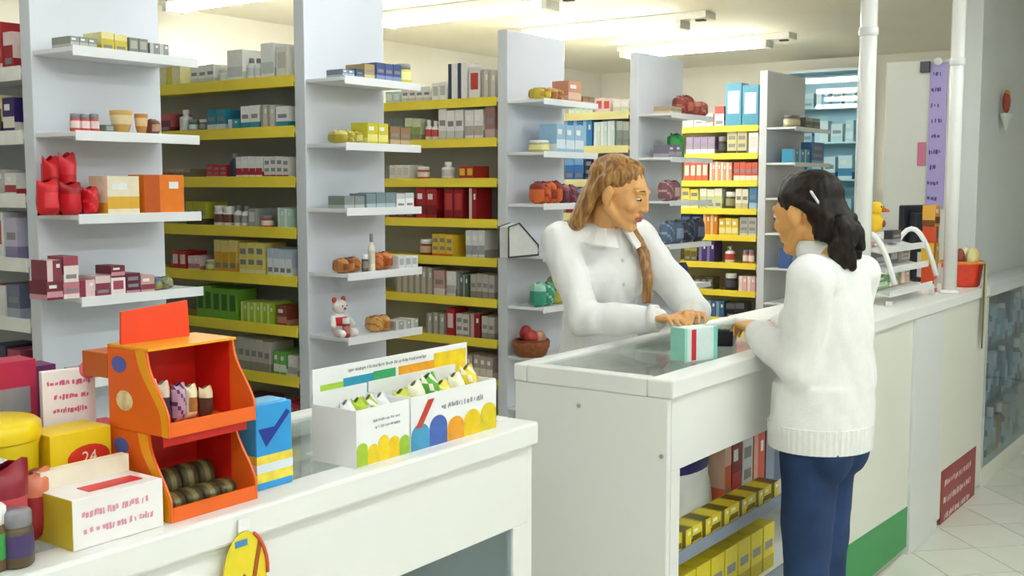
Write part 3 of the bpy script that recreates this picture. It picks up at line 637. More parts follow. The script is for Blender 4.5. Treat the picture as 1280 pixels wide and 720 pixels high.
# orange two-tier dispenser
yf = CF + .02; xa, xb = facepos(214, yf), facepos(322, yf); yb = y_at(138, xa, ZC + .1)
t = thing('cardboard_dispenser', 'orange two tier cardboard dispenser standing on the nearest counter', 'dispenser', ((xa + xb) / 2, (yf + yb) / 2, ZC))
OR = mat('F26A1E', .4, .05, 14); RED = mat('E0261C', .4, .04, 14); AMB = mat('F8A81E', .4, .05, 14)
D = yb - yf; s = depth((xa, yf, ZC)) / FPX
def side(z0, hh):   # side panel outline in (y,z): scooped front edge
    return [(yb, z0), (yb, z0 + hh)] + [(yf + D * q, z0 + hh * t) for t, q in front]
def ease(t): return t * t * (3 - 2 * t)
front = [(1 - k / 12, .34 * ease(min(1, max(0, (1 - k / 12) - .08) / .8)) - (.05 * math.sin(math.pi * (1 - k / 12)) if k else 0)) for k in range(13)]
front = [(t, max(0.0, q)) for t, q in front]
h1 = .128; h2 = .125
for z0, hh in ((ZC, h1), (ZC + h1 + .001, h2)):
    for xx in (xa, xb - .004):
        sd = MB().prism(side(z0, hh), .004, (xx, 0, 0), 'x').build('side_panel', OR, t)
        if xx == xa:
            q = [(yf + D * (f_ + .012), z0 + hh * t_) for t_, f_ in front] + [(yf + D * (f_ + .1 + .07 * t_), z0 + hh * t_) for t_, f_ in front[::-1]]
            MB().prism(q, .0008, (xa - .001, 0, 0), 'x').build('yellow_print', AMB, sd, org=t['_org'])
            MB().ell((xa - .0006, yf + D * .8, z0 + hh * .8), (.0008, .019, .013), n=16).build('blue_badge', mat('5A6AC0', .4), sd, org=t['_org'])
            MB().ell((xa - .0006, yf + D * .72, z0 + hh * .36), (.0008, .021, .016), n=12).build('picture_print', mat('F4D8A8', .4, .3, 40), sd, org=t['_org'])
    B('back_panel', (xa + .0045, yb - .004, z0), (xb - .0045, yb, z0 + hh), RED, t, bevel=0)
    B('tray_floor', (xa + .0045, yf + .002, z0), (xb - .0045, yb - .0045, z0 + .004), OR, t, bevel=0)
    B('front_lip', (xa + .0045, yf, z0), (xb - .0045, yf + .003, z0 + .022), OR, t, bevel=0)
    MB().prism([(xb - .0046, z0 + .004), (xb - .0046, z0 + hh - .004), (xb - .0056, z0 + hh - .004), (xb - .0056, z0 + .004)], D * .6, (0, yf + D * .38, 0)).build('inner_lining', RED, t)
zt = ZC + h1 + h2 + .0015
B('roof', (xa, yf + D * .3, zt), (xb, yb, zt + .004), AMB, t, bevel=0)
B('middle_shelf_front', (xa + .0045, yf + D * .12, ZC + h1 - .016), (xb - .0045, yf + D * .14, ZC + h1), RED, t, bevel=0)
MB().prism([(xa + .004, 0), (xb - .035, 0), (xb - .038, .058), (xa + .006, .05)], .004, (0, yb - .03, zt + .0045)).build('header_card', mat('F24A22', .4, .04, 14), t)
B('rear_flap', (xa - .001, yb + .0005, zt - .05), (xa + .06, yb + .065, zt - .012), mat('C8641E', .5, .08, 14), t, bevel=0)
# sweets in its two trays
for k in range(5):
    put('pouch', ['E8E0D8', '3A2E4A', 'C8A8C0', 'F0E8C0', '5A3A2E'][k], ['8A5A90', 'D8C8B0', '5A3A6A', 'B07A3A', 'E8D8B0'][k], k, (xa + .022 + k * .026, yf + D * .5 + .006 * (k % 2), ZC + h1 + .0055), (.025, .03, .07 - .006 * k), 0, ['white and violet', 'dark violet', 'mauve', 'cream and brown', 'brown'][k] + ' sweet packet in the upper dispenser tray', 'packets in the orange dispenser')
for k in range(8):
    put('roll', '4A4228', '7A7040', k % 6, (xa + .028 + (k % 4) * .033, yf + D * .28 + (k // 4) * .052, ZC + .0045), (.03, .046, .03 + .024 * (k // 4)), 0, ['leftmost', 'second', 'third', 'rightmost'][k % 4] + ' dark olive roll, ' + ('front', 'back')[k // 4] + ' row, lower tray of the orange dispenser', 'rolls in the lower dispenser tray')
# blue tall carton
yc = CF + .05; xa, xb = facepos(322, yc), facepos(366, yc); d = depth((xa, yc, ZC))
t = thing('tall_carton', 'tall blue carton with yellow foot beside the orange dispenser', 'box', ((xa + xb) / 2, yc + .03, ZC))
hh = 108 * d / FPX
B('carton_body', (xa, yc, ZC), (xb, yc + .055, ZC + hh), mat('2E9ADC', .35, .05, 14), t)
bb = [o for o in t.children][0]
B('yellow_foot', (xa - .0004, yc - .0004, ZC + .012), (xb + .0004, yc + .0554, ZC + hh * .4), mat('F0D84A', .35, .2, 30), bb, bevel=0, org=t['_org'])
B('white_band', (xa - .0006, yc - .0006, ZC + hh * .2), (xb + .0006, yc + .0556, ZC + hh * .3), mat('DCE8F0', .35), bb, bevel=0, org=t['_org'])
MB().prism([(xa + .004, ZC + hh * .72), (xa + .02, ZC + hh * .5), (xb - .004, ZC + hh * .86), (xb - .012, ZC + hh * .9), ((xa + xb) / 2, ZC + hh * .72)], .0006, (0, yc - .0008, 0)).build('navy_mark', mat('233A9A', .35), bb, org=t['_org'])
B('top_panel', (xa + .006, yc + .006, ZC + hh), (xb - .006, yc + .049, ZC + hh + .002), mat('7CC4EC', .35), t, bevel=0)

# two white display boxes with fruit coloured print
def display_box(p0, p1, hh, lab, seed, header, colors):
    y0 = CF + .02; xa, xb = facepos(p0, y0), facepos(p1, y0); d = .11
    t = thing('display_box', lab, 'box', ((xa + xb) / 2, y0 + d / 2, ZC))
    Wh = mat('F3F3F2', .4, .02, 8)
    B('front_wall', (xa, y0, ZC), (xb, y0 + .003, ZC + hh), Wh, t, bevel=0)
    B('back_wall', (xa, y0 + d - .003, ZC), (xb, y0 + d, ZC + hh + .02), Wh, t, bevel=0)
    for xx in (xa, xb - .003): B('side_wall', (xx, y0 + .0031, ZC), (xx + .003, y0 + d - .0031, ZC + hh), Wh, t, bevel=0)
    B('bottom', (xa + .0031, y0 + .0031, ZC), (xb - .0031, y0 + d - .0031, ZC + .003), Wh, t, bevel=0)
    fw = [o for o in t.children if o.name.startswith('front_wall')][0]
    n = len(colors); W_ = (xb - xa) / n
    for k, c in enumerate(colors):
        hk = hh * (.5 + .1 * math.sin(2.2 * k + seed))
        B('fruit_print', (xa + W_ * k, y0 - .0005, ZC + .002), (xa + W_ * (k + 1), y0 - .0001, ZC + hk * .62), mat(c, .4, .1, 40), fw, bevel=0, org=t['_org'])
        MB().ell((xa + W_ * (k + .5), y0 - .0006, ZC + hk * .6), (W_ * .5, .0006, W_ * .42), n=20).build('fruit_print', mat(c, .4, .1, 40), fw, smooth=True, org=t['_org'])
    scribble(MB(), xa + (xb - xa) * .3, xb - .02, ZC + hh * .58, ZC + hh * .82, 1 if not header else 2, seed, lambda u, v: (u, y0 - .0006, v)).build('printed_text', mat('9A9EA8', .5), fw, org=t['_org'])
    if not header:
        MB().prism([(xa + .012, ZC + hh * .42), (xa + .03, ZC + hh * .42), (xa + .068, ZC + hh * .9), (xa + .05, ZC + hh * .9)], .0006, (0, y0 - .0012, 0)).build('red_swash', mat('C8402E', .4), fw, org=t['_org'])
    return t, xa, xb, y0, d
t, xa, xb, y0, d = display_box(446, 512, .104, 'white display box with yellow fruit print left of the red swash box', 3, True, ['A8C832', 'F0D020', 'F4D41E', 'F2C81E', '9CC43A'])
hx1 = facepos(562, y0 + .16); t = thing('header_card', 'white header card with fruit coloured print standing behind the display boxes', 'card', ((xa + hx1) / 2, y0 + d + .004, ZC))
hd = B('card_board', (xa + .004, y0 + d + .0015, ZC), (hx1, y0 + d + .005, ZC + .166), mat('F4F4F3', .4, .02, 8), t, bevel=0)
B('card_foot', (xa + .02, y0 + d + .0051, ZC), (hx1 - .02, y0 + d + .04, ZC + .003), mat('F4F4F3', .4, .02, 8), t, bevel=0)
Wd = hx1 - xa
for k, (c, a, b_, zz0, zz1) in enumerate([('2A9AB8', .18, .36, .105, .14), ('3AA86A', .36, .5, .105, .142), ('F4A82A', .52, .76, .105, .142), ('F4D21E', .76, .99, .105, .155), ('A8CC3A', .05, .18, .105, .135)]):
    B('fruit_print', (xa + Wd * a, y0 + d + .0009, ZC + zz0), (xa + Wd * b_, y0 + d + .0014, ZC + zz1), mat(c, .4, .1, 40), hd, bevel=0, org=t['_org'])
scribble(MB(), xa + Wd * .2, xa + Wd * .74, ZC + .145, ZC + .161, 1, 9, lambda u, v: (u, y0 + d + .001, v)).build('printed_text', mat('A0A2AA', .5), hd, org=t['_org'])
for k in range(4):
    xx = xa + .016 + k * (xb - xa - .02) / 4
    put('pouch', 'F0F0F0', 'B8D040', k, (xx + .012, y0 + .055, ZC + .0035), ((xb - xa) / 5, .06, .106), 0, ['leftmost', 'second', 'third', 'rightmost'][k] + ' white sachet in the left display box', 'sachets in the first display box')
t, xa, xb, y0, d = display_box(514, 620, .105, 'white display box with red swash and fruit print at the counter end', 6, False, ['4AA0C8', '4A6AB8', 'F0A42A', 'F2CE1E', 'E8D02A'])
for k in range(6):
    c = ['D8DC5A', 'F2F2E8', '5AB03A', 'F0E46A', 'F49A2A', 'F2D83A'][k]; xx = xa + .01 + (k + .5) * (xb - xa - .02) / 6
    put('pouch', c, 'F6F2D8', k, (xx, y0 + .055, ZC + .0035), ((xb - xa - .02) / 6.3, .06, .104 + .01 * (k % 3)), 0, ['pale lime', 'white', 'leaf green', 'lemon', 'orange', 'golden'][k] + ' sachet in the display box at the counter end', 'sachets in the second display box')

# bottom-left heap of boxes and tubs
def simple_box(name, lab, p0, p1, y0, dp, hh, front, sidec, z0=ZC, rz=0):
    xa, xb = x_at(p0, y0, z0), x_at(p1, y0, z0); cx = (xa + xb) / 2
    t = thing(name, lab, 'box', (cx, y0 + dp / 2, z0), rz, world=False); hw = (xb - xa) / 2; hd_ = dp / 2
    m = [mat(front, .4, .03, 10), mat(sidec, .4, .05, 10)]
    MB().box((-hw, -hd_, 0), (hw, hd_, hh), [1, 0, 0, 1, 0, 1]).build('carton_body', m, t, bevel=.0015)
    return t, hw, hd_
t, hw, hd_ = simple_box('sweet_box', 'white box with pink lettering and yellow side, lower left of nearest counter', 92, 205, CF + .02, .1, .072, 'F4EFEC', 'DCC42E')
scribble(MB(), -hw + .012, hw - .012, .012, .06, 2, 21, lambda u, v: (u, -hd_ - .0006, v)).build('printed_text', mat('E29AAE', .5), t, org=(0, 0, 0))
B('red_strip', (-hw + .04, -hd_ + .02, .0723), (hw - .02, -hd_ + .05, .0732), mat('DC2A34', .4), t, bevel=0, org=(0, 0, 0))
B('lid_flap', (-hw + .002, hd_ - .022, .0723), (hw - .002, hd_ - .004, .098), mat('F2E8D0', .4), t, bevel=0, org=(0, 0, 0))
t, hw, hd_ = simple_box('soup_box', 'yellow box with a red oval emblem behind the white and pink box', 66, 142, CF + .15, .07, .135, 'F6D41C', 'EAC418')
em = MB().ell((.012, -hd_ - .0005, .092), (.036, .0009, .02), n=20).build('red_oval', mat('D8321E', .4), t, org=(0, 0, 0))
cu = bpy.data.curves.new('num', 'FONT'); cu.body = '24'; cu.size = .026; cu.align_x = 'CENTER'; cu.align_y = 'CENTER'
to = bpy.data.objects.new('num', cu); COL.objects.link(to); bpy.context.view_layer.update()
me = bpy.data.meshes.new_from_object(to.evaluated_get(bpy.context.evaluated_depsgraph_get())); bpy.data.objects.remove(to)
me.materials.clear(); me.materials.append(mat('FBE8D8', .5))
o = bpy.data.objects.new('printed_text', me); COL.objects.link(o); o.parent = em; o.location = (.012, -hd_ - .0018, .092); o.rotation_euler = (math.pi / 2, 0, 0)
t, hw, hd_ = simple_box('leaflet_card', 'white card with pink lettering leaning above the yellow emblem box', 62, 122, CF + .235, .012, .215, 'F2ECEE', 'E8E0E2', rz=math.radians(-10))
scribble(MB(), -hw + .008, hw - .008, .14, .205, 3, 31, lambda u, v: (u, -hd_ - .0006, v)).build('printed_text', mat('D8608A', .5), t, org=(0, 0, 0))
MB().ell((hw - .01, -hd_ - .0006, .212), (.016, .001, .016), n=14).build('pink_disc', mat('E06A80', .4), t, org=(0, 0, 0))
# pink pack between yellow box and dispenser
put('carton', 'E82A5A', 'F6B8CC', 4, (x_at(146, CF + .19, ZC), CF + .22, ZC), (.045, .05, .125), 0, 'hot pink carton between the yellow emblem box and orange dispenser', None)
# yellow tub with white oval
xt, yt = x_at(14, CF + .16, ZC), CF + .2
t = thing('yellow_tub', 'yellow tub with a white oval label at the left edge of the nearest counter', 'tub', (xt, yt, ZC), world=False)
MB().lathe([(.055, 0), (.058, .004), (.062, .125), (.064, .13), (.064, .155), (.058, .16)], 24).build('tub_body', mat('F4D91E', .35, .04, 8), t, smooth=True)
MB().lathe([(.066, .135), (.067, .137), (.067, .158), (.06, .164)], 24).build('lid', mat('F0D010', .35), t, smooth=True)
lb = MB(); n = 20
a0 = math.radians(-125)
vs = [(math.cos(a0) * .0615, math.sin(a0) * .0615, .085)]
for k in range(n):
    q = 2 * math.pi * k / n; a = a0 + .68 * math.cos(q); zz = .088 + .036 * math.sin(q); r = .0592 + .004 * zz / .125 + .0008; vs.append((r * math.cos(a), r * math.sin(a), zz))
lb.add(vs, [(0, k + 1, (k + 1) % n + 1) for k in range(n)]).build('white_oval_label', mat('F4F4F4', .4, .06, 60), t)
# dark red and purple pouches, green and brown jars
for k, (px_, y0, wd, dp, hh, kind, base, acc, lab, rz) in enumerate([
    (22, CF + .055, .075, .05, .125, 'pouch', '8E1A2C', 'C84A54', 'dark red pouch standing in front of the yellow tub', .1),
    (54, CF + .09, .05, .04, .1, 'pouch', 'A8242E', 'D87A5A', 'red pouch between the yellow tub and the emblem box', -.15),
    (-2, CF + .02, .06, .06, .085, 'jar', '6A5234', '3E9A4A', 'brown jar with green label at the lower left corner', 0),
    (33, CF + .012, .045, .045, .075, 'jar', '5A4A30', '4A3A6A', 'small brown jar with purple label beside the white box', 0),
    (-38, CF + .285, .08, .04, .205, 'carton', '7E2048', 'E0A8C0', 'plum carton behind the yellow tub', 0),
    (22, CF + .285, .08, .04, .23, 'carton', 'B8284A', 'E8A84A', 'crimson carton standing behind the yellow tub', 0),
    (58, CF + .30, .05, .04, .215, 'carton', '6A2A5E', 'D87AA0', 'violet carton behind the white leaflet card', 0)]):
    put(kind, base, acc, k, (x_at(px_, y0, ZC), y0 + dp / 2, ZC), (wd, dp, hh), rz, lab, None)

# yellow egg-shaped price tag hanging on the front of the nearest counter
xt = x_at(303, CF - .012, .97); zc = hit(303, 712, 'y', CF - .012).z
t = thing('hanging_tag', 'yellow oval tag with blue and brown print hung on the front of the nearest counter', 'tag', (xt, CF - .018, zc), world=False)
n = 28; out = [(.043 * math.sin(2*math.pi*k/n) * (1 - .12 * math.cos(2*math.pi*k/n)), .062 * math.cos(2*math.pi*k/n)) for k in range(n)]
MB().prism(out, .0025, (0, -.0012, 0)).build('tag_board', mat('F2DC2E', .4, .06, 30), t)
MB().prism([(-.02, .04), (.004, .04), (.004, .05), (-.02, .05)], .0008, (0, -.0022, 0)).build('blue_print', mat('4A8AC0', .4), t)
MB().prism([(.004, -.05), (.012, -.05), (.034, .04), (.026, .044)], .0008, (0, -.0022, 0)).build('brown_stroke', mat('A8541E', .4), t)
MB().prism([(-.03, -.04), (-.02, -.046), (.002, -.01), (-.004, -.004)], .0008, (0, -.0022, 0)).build('grey_stroke', mat('6A6A4A', .4), t)
rim = [(x * 1.0, z) for x, z in out[2:9]]
MB().tube([(x, -.0028, z) for x, z in rim], .003, 6).build('red_edge', mat('DC5A3A', .4), t, smooth=True)
MB().box((-.012, -.001, .0625), (.012, .0015, .083)).build('hook', mat('F6F6F4', .3), t, bevel=.001)

# ---- on the middle counter: teal and white carton with red stripe (in the pharmacist's hands)
bx_, by_ = 2.96, 1.475; ZG = CH - .0078
t = thing('pharmacy_carton', 'white and mint carton with a red stripe under the hand of the pharmacist', 'box', (bx_, by_, ZG), math.radians(-20), world=False)
MB().box((-.065, -.03, 0), (.065, .03, .098)).build('carton_body', mat('DDEFEA', .35, .05, 20), t, bevel=.002)
bd = t.children[0]
B('red_stripe', (-.038, -.0306, .004), (-.02, -.0301, .094), mat('D8263A', .4), bd, bevel=0, org=(0, 0, 0))
B('mint_edge', (.05, -.0306, .002), (.0652, .0305, .0983), mat('8ADCCB', .4), bd, bevel=0, org=(0, 0, 0))
B('mint_edge', (-.0652, -.0306, .002), (-.055, .0305, .0983), mat('9ADBC8', .4), bd, bevel=0, org=(0, 0, 0))
# black case lying on the middle counter, tan tray beside it
p = hit(922, 404, 'z', CH)
t = thing('card_terminal', 'small black card terminal on the middle counter between the two women', 'device', (3.32, 1.55, ZG), math.radians(20), world=False)
MB().prism([(-.075, 0), (.075, 0), (.075, .03), (-.02, .04), (-.075, .055)], .075, (0, -.037, 0)).build('terminal_body', mat('1E2026', .35, .1, 20), t, bevel=.006)
MB().prism([(-.068, .0545), (-.03, .0435), (-.03, .044), (-.068, .055)], .055, (0, -.027, 0)).build('screen', mat('5A6A78', .2), t)
for i in range(3):
    for j in range(3): MB().box((-.01 + i * .024, -.024 + j * .018, .033), (.006 + i * .024, -.012 + j * .018, .041)).build('key', mat('3A3C44', .5), t)

# =================================================================== TILL AREA
# wire display rack with arched sides
xr0_, xr1_ = x_at(1092, CF + .16, CH), x_at(1149, CF + .16, CH)
t = thing('wire_rack', 'white countertop rack with arched sides and tilted trays on the till counter', 'rack', ((xr0_ + xr1_) / 2, CF + .2, ZC), world=False)
hw = (xr1_ - xr0_) / 2 - .02; RW = mat('ECECE8', .25, .02, 9)
for sx in (-hw, hw):
    MB().tube([(sx, -.12 + .24 * k / 12, .012 + .29 * math.sin(math.pi * (.06 + .9 * k / 12)) ** .8) for k in range(13)], .012, 8).build('arched_side', RW, t, smooth=True)
for k, zz in enumerate((.035, .13, .215)):
    MB().prism([(-.1 + .02 * k, zz), (.1, zz + .035), (.1, zz + .041), (-.1 + .02 * k, zz + .006)], 2 * hw, (-hw, 0, 0), 'x').build('tray', RW, t)
    B('tray_lip', (-hw, -.104 + .02 * k, zz), (hw, -.1 + .02 * k, zz + .028), RW, t, bevel=0, org=(0, 0, 0))
for sx in (-1, 1):
    for yy in (-.1, .1): MB().box((sx * hw - .012, yy - .012, 0), (sx * hw + .012, yy + .012, .02)).build('foot', RW, t)
base = Vector(t.location)
for k, (dx, tier, c, a, lab) in enumerate([(-.7, 0, '8ABF7A', 'E4EEDC', 'green'), (-.2, 0, 'A8CC98', 'E8F0E0', 'pale green'), (.35, 0, 'E0B8A0', 'F2E4D8', 'peach'), (-.6, 1, 'B8B8B4', '707478', 'grey'), (0, 1, '6A6E76', 'C0C2C4', 'dark grey'), (.55, 1, 'C8C0B8', '8A8680', 'taupe'), (-.5, 2, 'E8D8D0', 'C8A098', 'blush'), (.3, 2, '3A3A3E', '8A8A8E', 'black')]):
    zz = (.035, .13, .215)[tier] + .031
    put('carton', c, a, k % 6, (base.x + dx * hw, base.y - .02 + .02 * tier, base.z + zz), (hw * .4, .04, .055), 0, lab + ' carton in the ' + ('lowest', 'middle', 'upper')[tier] + ' tray of the white till rack', 'cartons in the till rack')
# yellow plush on top of rack
xx = base.x - hw * .75
t = thing('yellow_toy', 'yellow soft toy perched on the white rack behind the customer', 'toy', (xx, base.y, ZC + .30), world=False)
Yt = mat('F2C832', .8, .05, 30, bump=.3)
MB().ell((0, 0, .045), (.045, .04, .045)).build('torso', Yt, t, smooth=True)
hd = MB().ell((0, -.005, .105), (.035, .033, .03)).build('head', Yt, t, smooth=True)
MB().cap((0, -.035, .1), (0, -.06, .095), .012, .005).build('beak', mat('C8641E', .5), hd, smooth=True)
for sx in (-1, 1):
    MB().ell((sx * .045, -.005, .045), (.012, .025, .03)).build('wing', Yt, t, smooth=True)
    MB().ell((sx * .013, -.034, .112), (.004, .003, .005), n=8).build('eye', mat('241810', .3), hd, smooth=True)
MB().ell((.01, -.036, .04), (.018, .01, .016)).build('brown_patch', mat('8A3A1E', .7), t, smooth=True)
# dark computer monitor on the till counter, seen from behind
xm = x_at(1142, CF + .40, 1.3)
t = thing('computer_monitor', 'black computer monitor on the till counter', 'monitor', (xm, CF + .40, ZC), math.radians(-20), world=False)
DK = mat('22242E', .4, .08, 12)
MB().lathe([(.09, 0), (.09, .01), (.03, .02)], 20).build('base', DK, t, smooth=True)
MB().box((-.02, -.015, .018), (.02, .015, .16)).build('stand', DK, t, bevel=.004)
MB().prism([(-.12, .15), (.12, .15), (.12, .40), (-.12, .40)], .03, (0, -.02, 0)).build('housing', DK, t, bevel=.008)
MB().prism([(-.09, .19), (.09, .19), (.075, .36), (-.075, .36)], .05, (0, -.07, 0)).build('rear_bulge', DK, t, bevel=.01)
MB().box((-.11, .0102, .165), (.11, .012, .39)).build('screen', mat('0E1420', .1), t)
# stack of orange and yellow cartons by the right post
xs = x_at(1169, CF + .12, CH)
yy = CF + .15
for k, (h_, c, a, wd, lab) in enumerate([(.13, 'E2542A', 'F4E8DC', .075, 'red orange carton at the foot of the stack by the right post'), (.1, 'F0C23A', 'C86A2A', .07, 'yellow carton second in the stack by the right post'), (.075, 'D8502A', '5A6A3A', .07, 'red carton third in the stack by the right post'), (.1, 'E8B048', '7A4A24', .065, 'amber carton on top of the stack by the right post')]):
    zz = ZC + sum((.13, .1, .075, .1)[:k]) * 1.013 + .0002 * k
    put('carton', c, a, (k * 2) % 6, (xs, yy, zz), (wd, .06, h_), .08 * (-1) ** k, lab, 'carton stack by the right post')
put('carton', 'F4F2EE', 'DAD6CE', 5, (xs + .1, yy - .06, ZC), (.05, .05, .11), 0, 'white carton between the orange stack and the right post', None)
# orange poster and grey holder right of the post: a small stand on the till counter
xo = x_at(1207, CF + .36, 1.5)
t = thing('leaflet_stand', 'grey leaflet stand with an orange poster at its top, right of the post', 'stand', (xo, CF + .36, ZC), world=False)
MB().box((-.06, -.04, 0), (.06, .04, .012)).build('base', mat('B8BCC0', .4), t, bevel=.003)
MB().box((-.012, .006, .012), (.012, .018, .68)).build('upright', mat('B8BCC0', .4), t, bevel=.002)
MB().box((-.045, -.035, .16), (.045, .005, .42)).build('leaflet_holder', mat('B4BCC6', .3, .05, 20), t, bevel=.003)
MB().box((-.03, -.0365, .24), (.02, -.0352, .33)).build('leaflet', mat('7C8496', .4), t)
po = MB().box((-.04, 0, .44), (.04, .005, .66)).build('poster', mat('D88A2A', .4, .12, 30), t)
MB().box((-.036, -.0008, .5), (-.005, -.0001, .62)).build('brown_print', mat('9A4A18', .4), po)
# basket of red and orange packets with hanging ribbon at counter end
xb_ = x_at(1226, CF + .07, CH); xb_ = min(xb_, XC1 - .1)
t = thing('candy_basket', 'red and orange basket with cream packets at the right end of the till counter', 'basket', (xb_, CF + .1, ZC), world=False)
MB().lathe([(.075, 0), (.085, .006), (.1, .09), (.105, .1), (.098, .1), (.08, .012)], 20).build('basket_body', mat('E2442A', .45, .15, 25), t, smooth=True)
MB().tube([(.103 * math.cos(a), .103 * math.sin(a), .1) for a in [2 * math.pi * k / 20 for k in range(21)]], .007, 8).build('rim', mat('F2822A', .45, .1, 25), t, smooth=True)
for k in range(6):
    a = 2 * math.pi * k / 6; MB().ell((.055 * math.cos(a), .055 * math.sin(a), .115), (.03, .026, .045)).build('packet', mat(['E8E2A8', 'DCE0A0', 'EFE2C0', '8A3A2A', 'E0DCA0', 'F0C86A'][k], .5, .1, 30), t, smooth=True)
MB().box((-.03, -.1195, -.2), (-.006, -.1165, .1)).build('ribbon', mat('E4D290', .6, .1, 20), t)
MB().box((-.06, -.1195, -.25), (-.034, -.1165, .1)).build('ribbon', mat('6A6A4A', .6, .1, 20), t)
MB().box((-.06, -.1195, .1002), (-.006, -.09, .107)).build('ribbon_fold', mat('C8B878', .6), t)
t.scale = (1.0, 1.0, 1.2)

# ---- lilac vertical banner on the partition, with lamp and bracket
zb0, zb1 = 1.50, 2.27
yb0, yb1 = y_at(1180, xr0 - .05, 1.9), y_at(1158, xr0 - .05, 1.9)
t = thing('vertical_banner', 'lilac vertical banner with dark letters hanging behind the till', 'banner', (xr0 - .03, (yb0 + yb1) / 2, zb0))
B('banner_board', (xr0 - .012, yb0, 1.42), (xr0 - .0015, yb1, 2.22), mat('B4A8DC', .45, .04, 8), t)
bo = t.children[0]; lt = MB()
for k in range(9):
    zc = 2.16 - k * .085
    scribble(lt, yb0 + .02, yb1 - .01, zc - .03, zc + .03, 1, 40 + k, lambda u, v: (xr0 - .0126, u, v))
lt.build('printed_letters', mat('5A4A9A', .5), bo, org=t['_org'])
MB().ell((xr0 - .03, (yb0 + yb1) / 2, 2.225), (.022, .022, .022)).build('finial', mat('F8F8FC', .15), t, smooth=True)
B('bracket', (xr0 - .03, yb1 + .001, 2.17), (xr0 - .0015, yb1 + .05, 2.23), mat('4A5258', .4), t)
yq = y_at(1152, xr0, 1.72)
t = tag(B('pink_notice', (xr0 - .006, yq - .022, 1.66), (xr0 - .0012, yq + .022, 1.79), mat('D87A9A', .5, .05, 20)), 'small pink notice on the partition left of the lilac banner', 'notice')
# ---- emblem and pale bracket shelf on the right wall
p = hit(1250, 128, 'y', 1.52)
t = thing('wall_ornament', 'small red brown ornament on a pale bracket on the right wall', 'ornament', (p.x, 1.50, p.z - .12))
MB().ell((p.x, 1.485, p.z), (.03, .022, .065)).build('figure', mat('9A3A24', .5, .2, 40), t, smooth=True)
MB().ell((p.x, 1.483, p.z + .045), (.02, .016, .025)).build('figure_top', mat('C8823A', .5), t, smooth=True)
MB().lathe([(.005, 0), (.03, .05), (.065, .09), (.07, .1), (.03, .1)], 18, c=(p.x, 1.485, p.z - .165), sy=.45).build('bracket_bowl', mat('D8E4DA', .4), t, smooth=True)
# ---- showcase beyond the till
xs0 = XC1 + .03; xs1_ = XC1 + 1.6
t = thing('glass_showcase', 'low glass showcase with blue goods beyond the till counter', 'showcase', (xs0 + .8, 1.43, 0))
B('top_rail', (xs0, CF - .01, CH - .06), (xs1_, 1.518, CH), mat('D8DDDF', .3), t, bevel=.006)
B('plinth', (xs0, CF, 0), (xs1_, 1.517, .1), PANA, t)
B('back_panel', (xs0, 1.50, .1), (xs1_, 1.517, CH - .061), mat('6A8090', .5), t)
B('glass_pane', (xs0 + .021, CF + .004, .101), (xs1_ - .021, CF + .01, CH - .061), GLASSB, t, bevel=0)
for xx in (xs0, xs1_ - .02): B('corner_post', (xx, CF, .101), (xx + .02, CF + .02, CH - .061), mat('C8CED2', .3), t)
for zz in (.4, .7): B('shelf', (xs0 + .021, CF + .02, zz), (xs1_ - .021, 1.4995, zz + .01), GLASSB, t, bevel=0)
r = random.Random(3)
for zz, nmz in ((.1003, 'lowest'), (.4103, 'middle'), (.7103, 'upper')):
    x = xs0 + .05; k = 0
    while x < xs0 + 1.1:
        wd = r.uniform(.06, .09); c = r.choice(['2E5A84', '3A7AA4', '5A9AB8', '24405E', '7AB0C4'])
        if zz < .2: c = r.choice(['B8704A', 'A89A84', '3A4A58', 'C8BCA4'])
        put(['bottle', 'carton'][k % 2], c, 'BCD4E0', k % 6, (x + wd / 2, 1.42, zz), (wd * .95, .07, r.uniform(.16, .25)), 0, ['bottle', 'carton'][k % 2] + ' number ' * 0 + ', ' + WH[min(k, 11)] + ' item on the ' + nmz + ' shelf of the showcase beyond the till', nmz + ' showcase ' + ['bottles', 'cartons'][k % 2])
        x += wd + .02; k += 1

# ---- pale blue glass cabinet on the far wall
ya, yb2 = y_at(1075, XF - .2, 2.0), y_at(985, XF - .2, 2.0)
t = thing('wall_cabinet', 'pale blue glass fronted cabinet on the far wall behind the customer', 'cabinet', (XF - .12, (ya + yb2) / 2, .6))
CBM = mat('CFE3EA', .4, .04, 4)
B('back', (XF - .02, ya, .6), (XF - .001, yb2, 2.52), mat('A9D3E2', .4, .05, 3), t)
B('side', (XF - .24, ya, .6), (XF - .021, ya + .02, 2.52), CBM, t); B('side', (XF - .24, yb2 - .02, .6), (XF - .021, yb2, 2.52), CBM, t)
B('top', (XF - .24, ya, 2.521), (XF - .001, yb2, 2.545), CBM, t); B('bottom', (XF - .24, ya, .575), (XF - .001, yb2, .599), CBM, t)
for zz in (.95, 1.27, 1.59, 1.91, 2.21): B('shelf', (XF - .23, ya + .021, zz), (XF - .021, yb2 - .021, zz + .015), mat('D8ECF2', .3), t)
ymid = (ya + yb2) / 2
for a, b_ in ((ya + .021, ymid - .002), (ymid + .002, yb2 - .021)):
    dr = B('door_glass', (XF - .246, a, .6), (XF - .241, b_, 2.52), glass('cab', (.9, .96, .98, 1)), t, bevel=0)
    B('handle', (XF - .262, (a + .03 if a > ymid - .01 else b_ - .045), 1.5), (XF - .2465, (a + .045 if a > ymid - .01 else b_ - .03), 1.62), mat('B8C0C4', .25, metal=.6), dr, org=t['_org'])
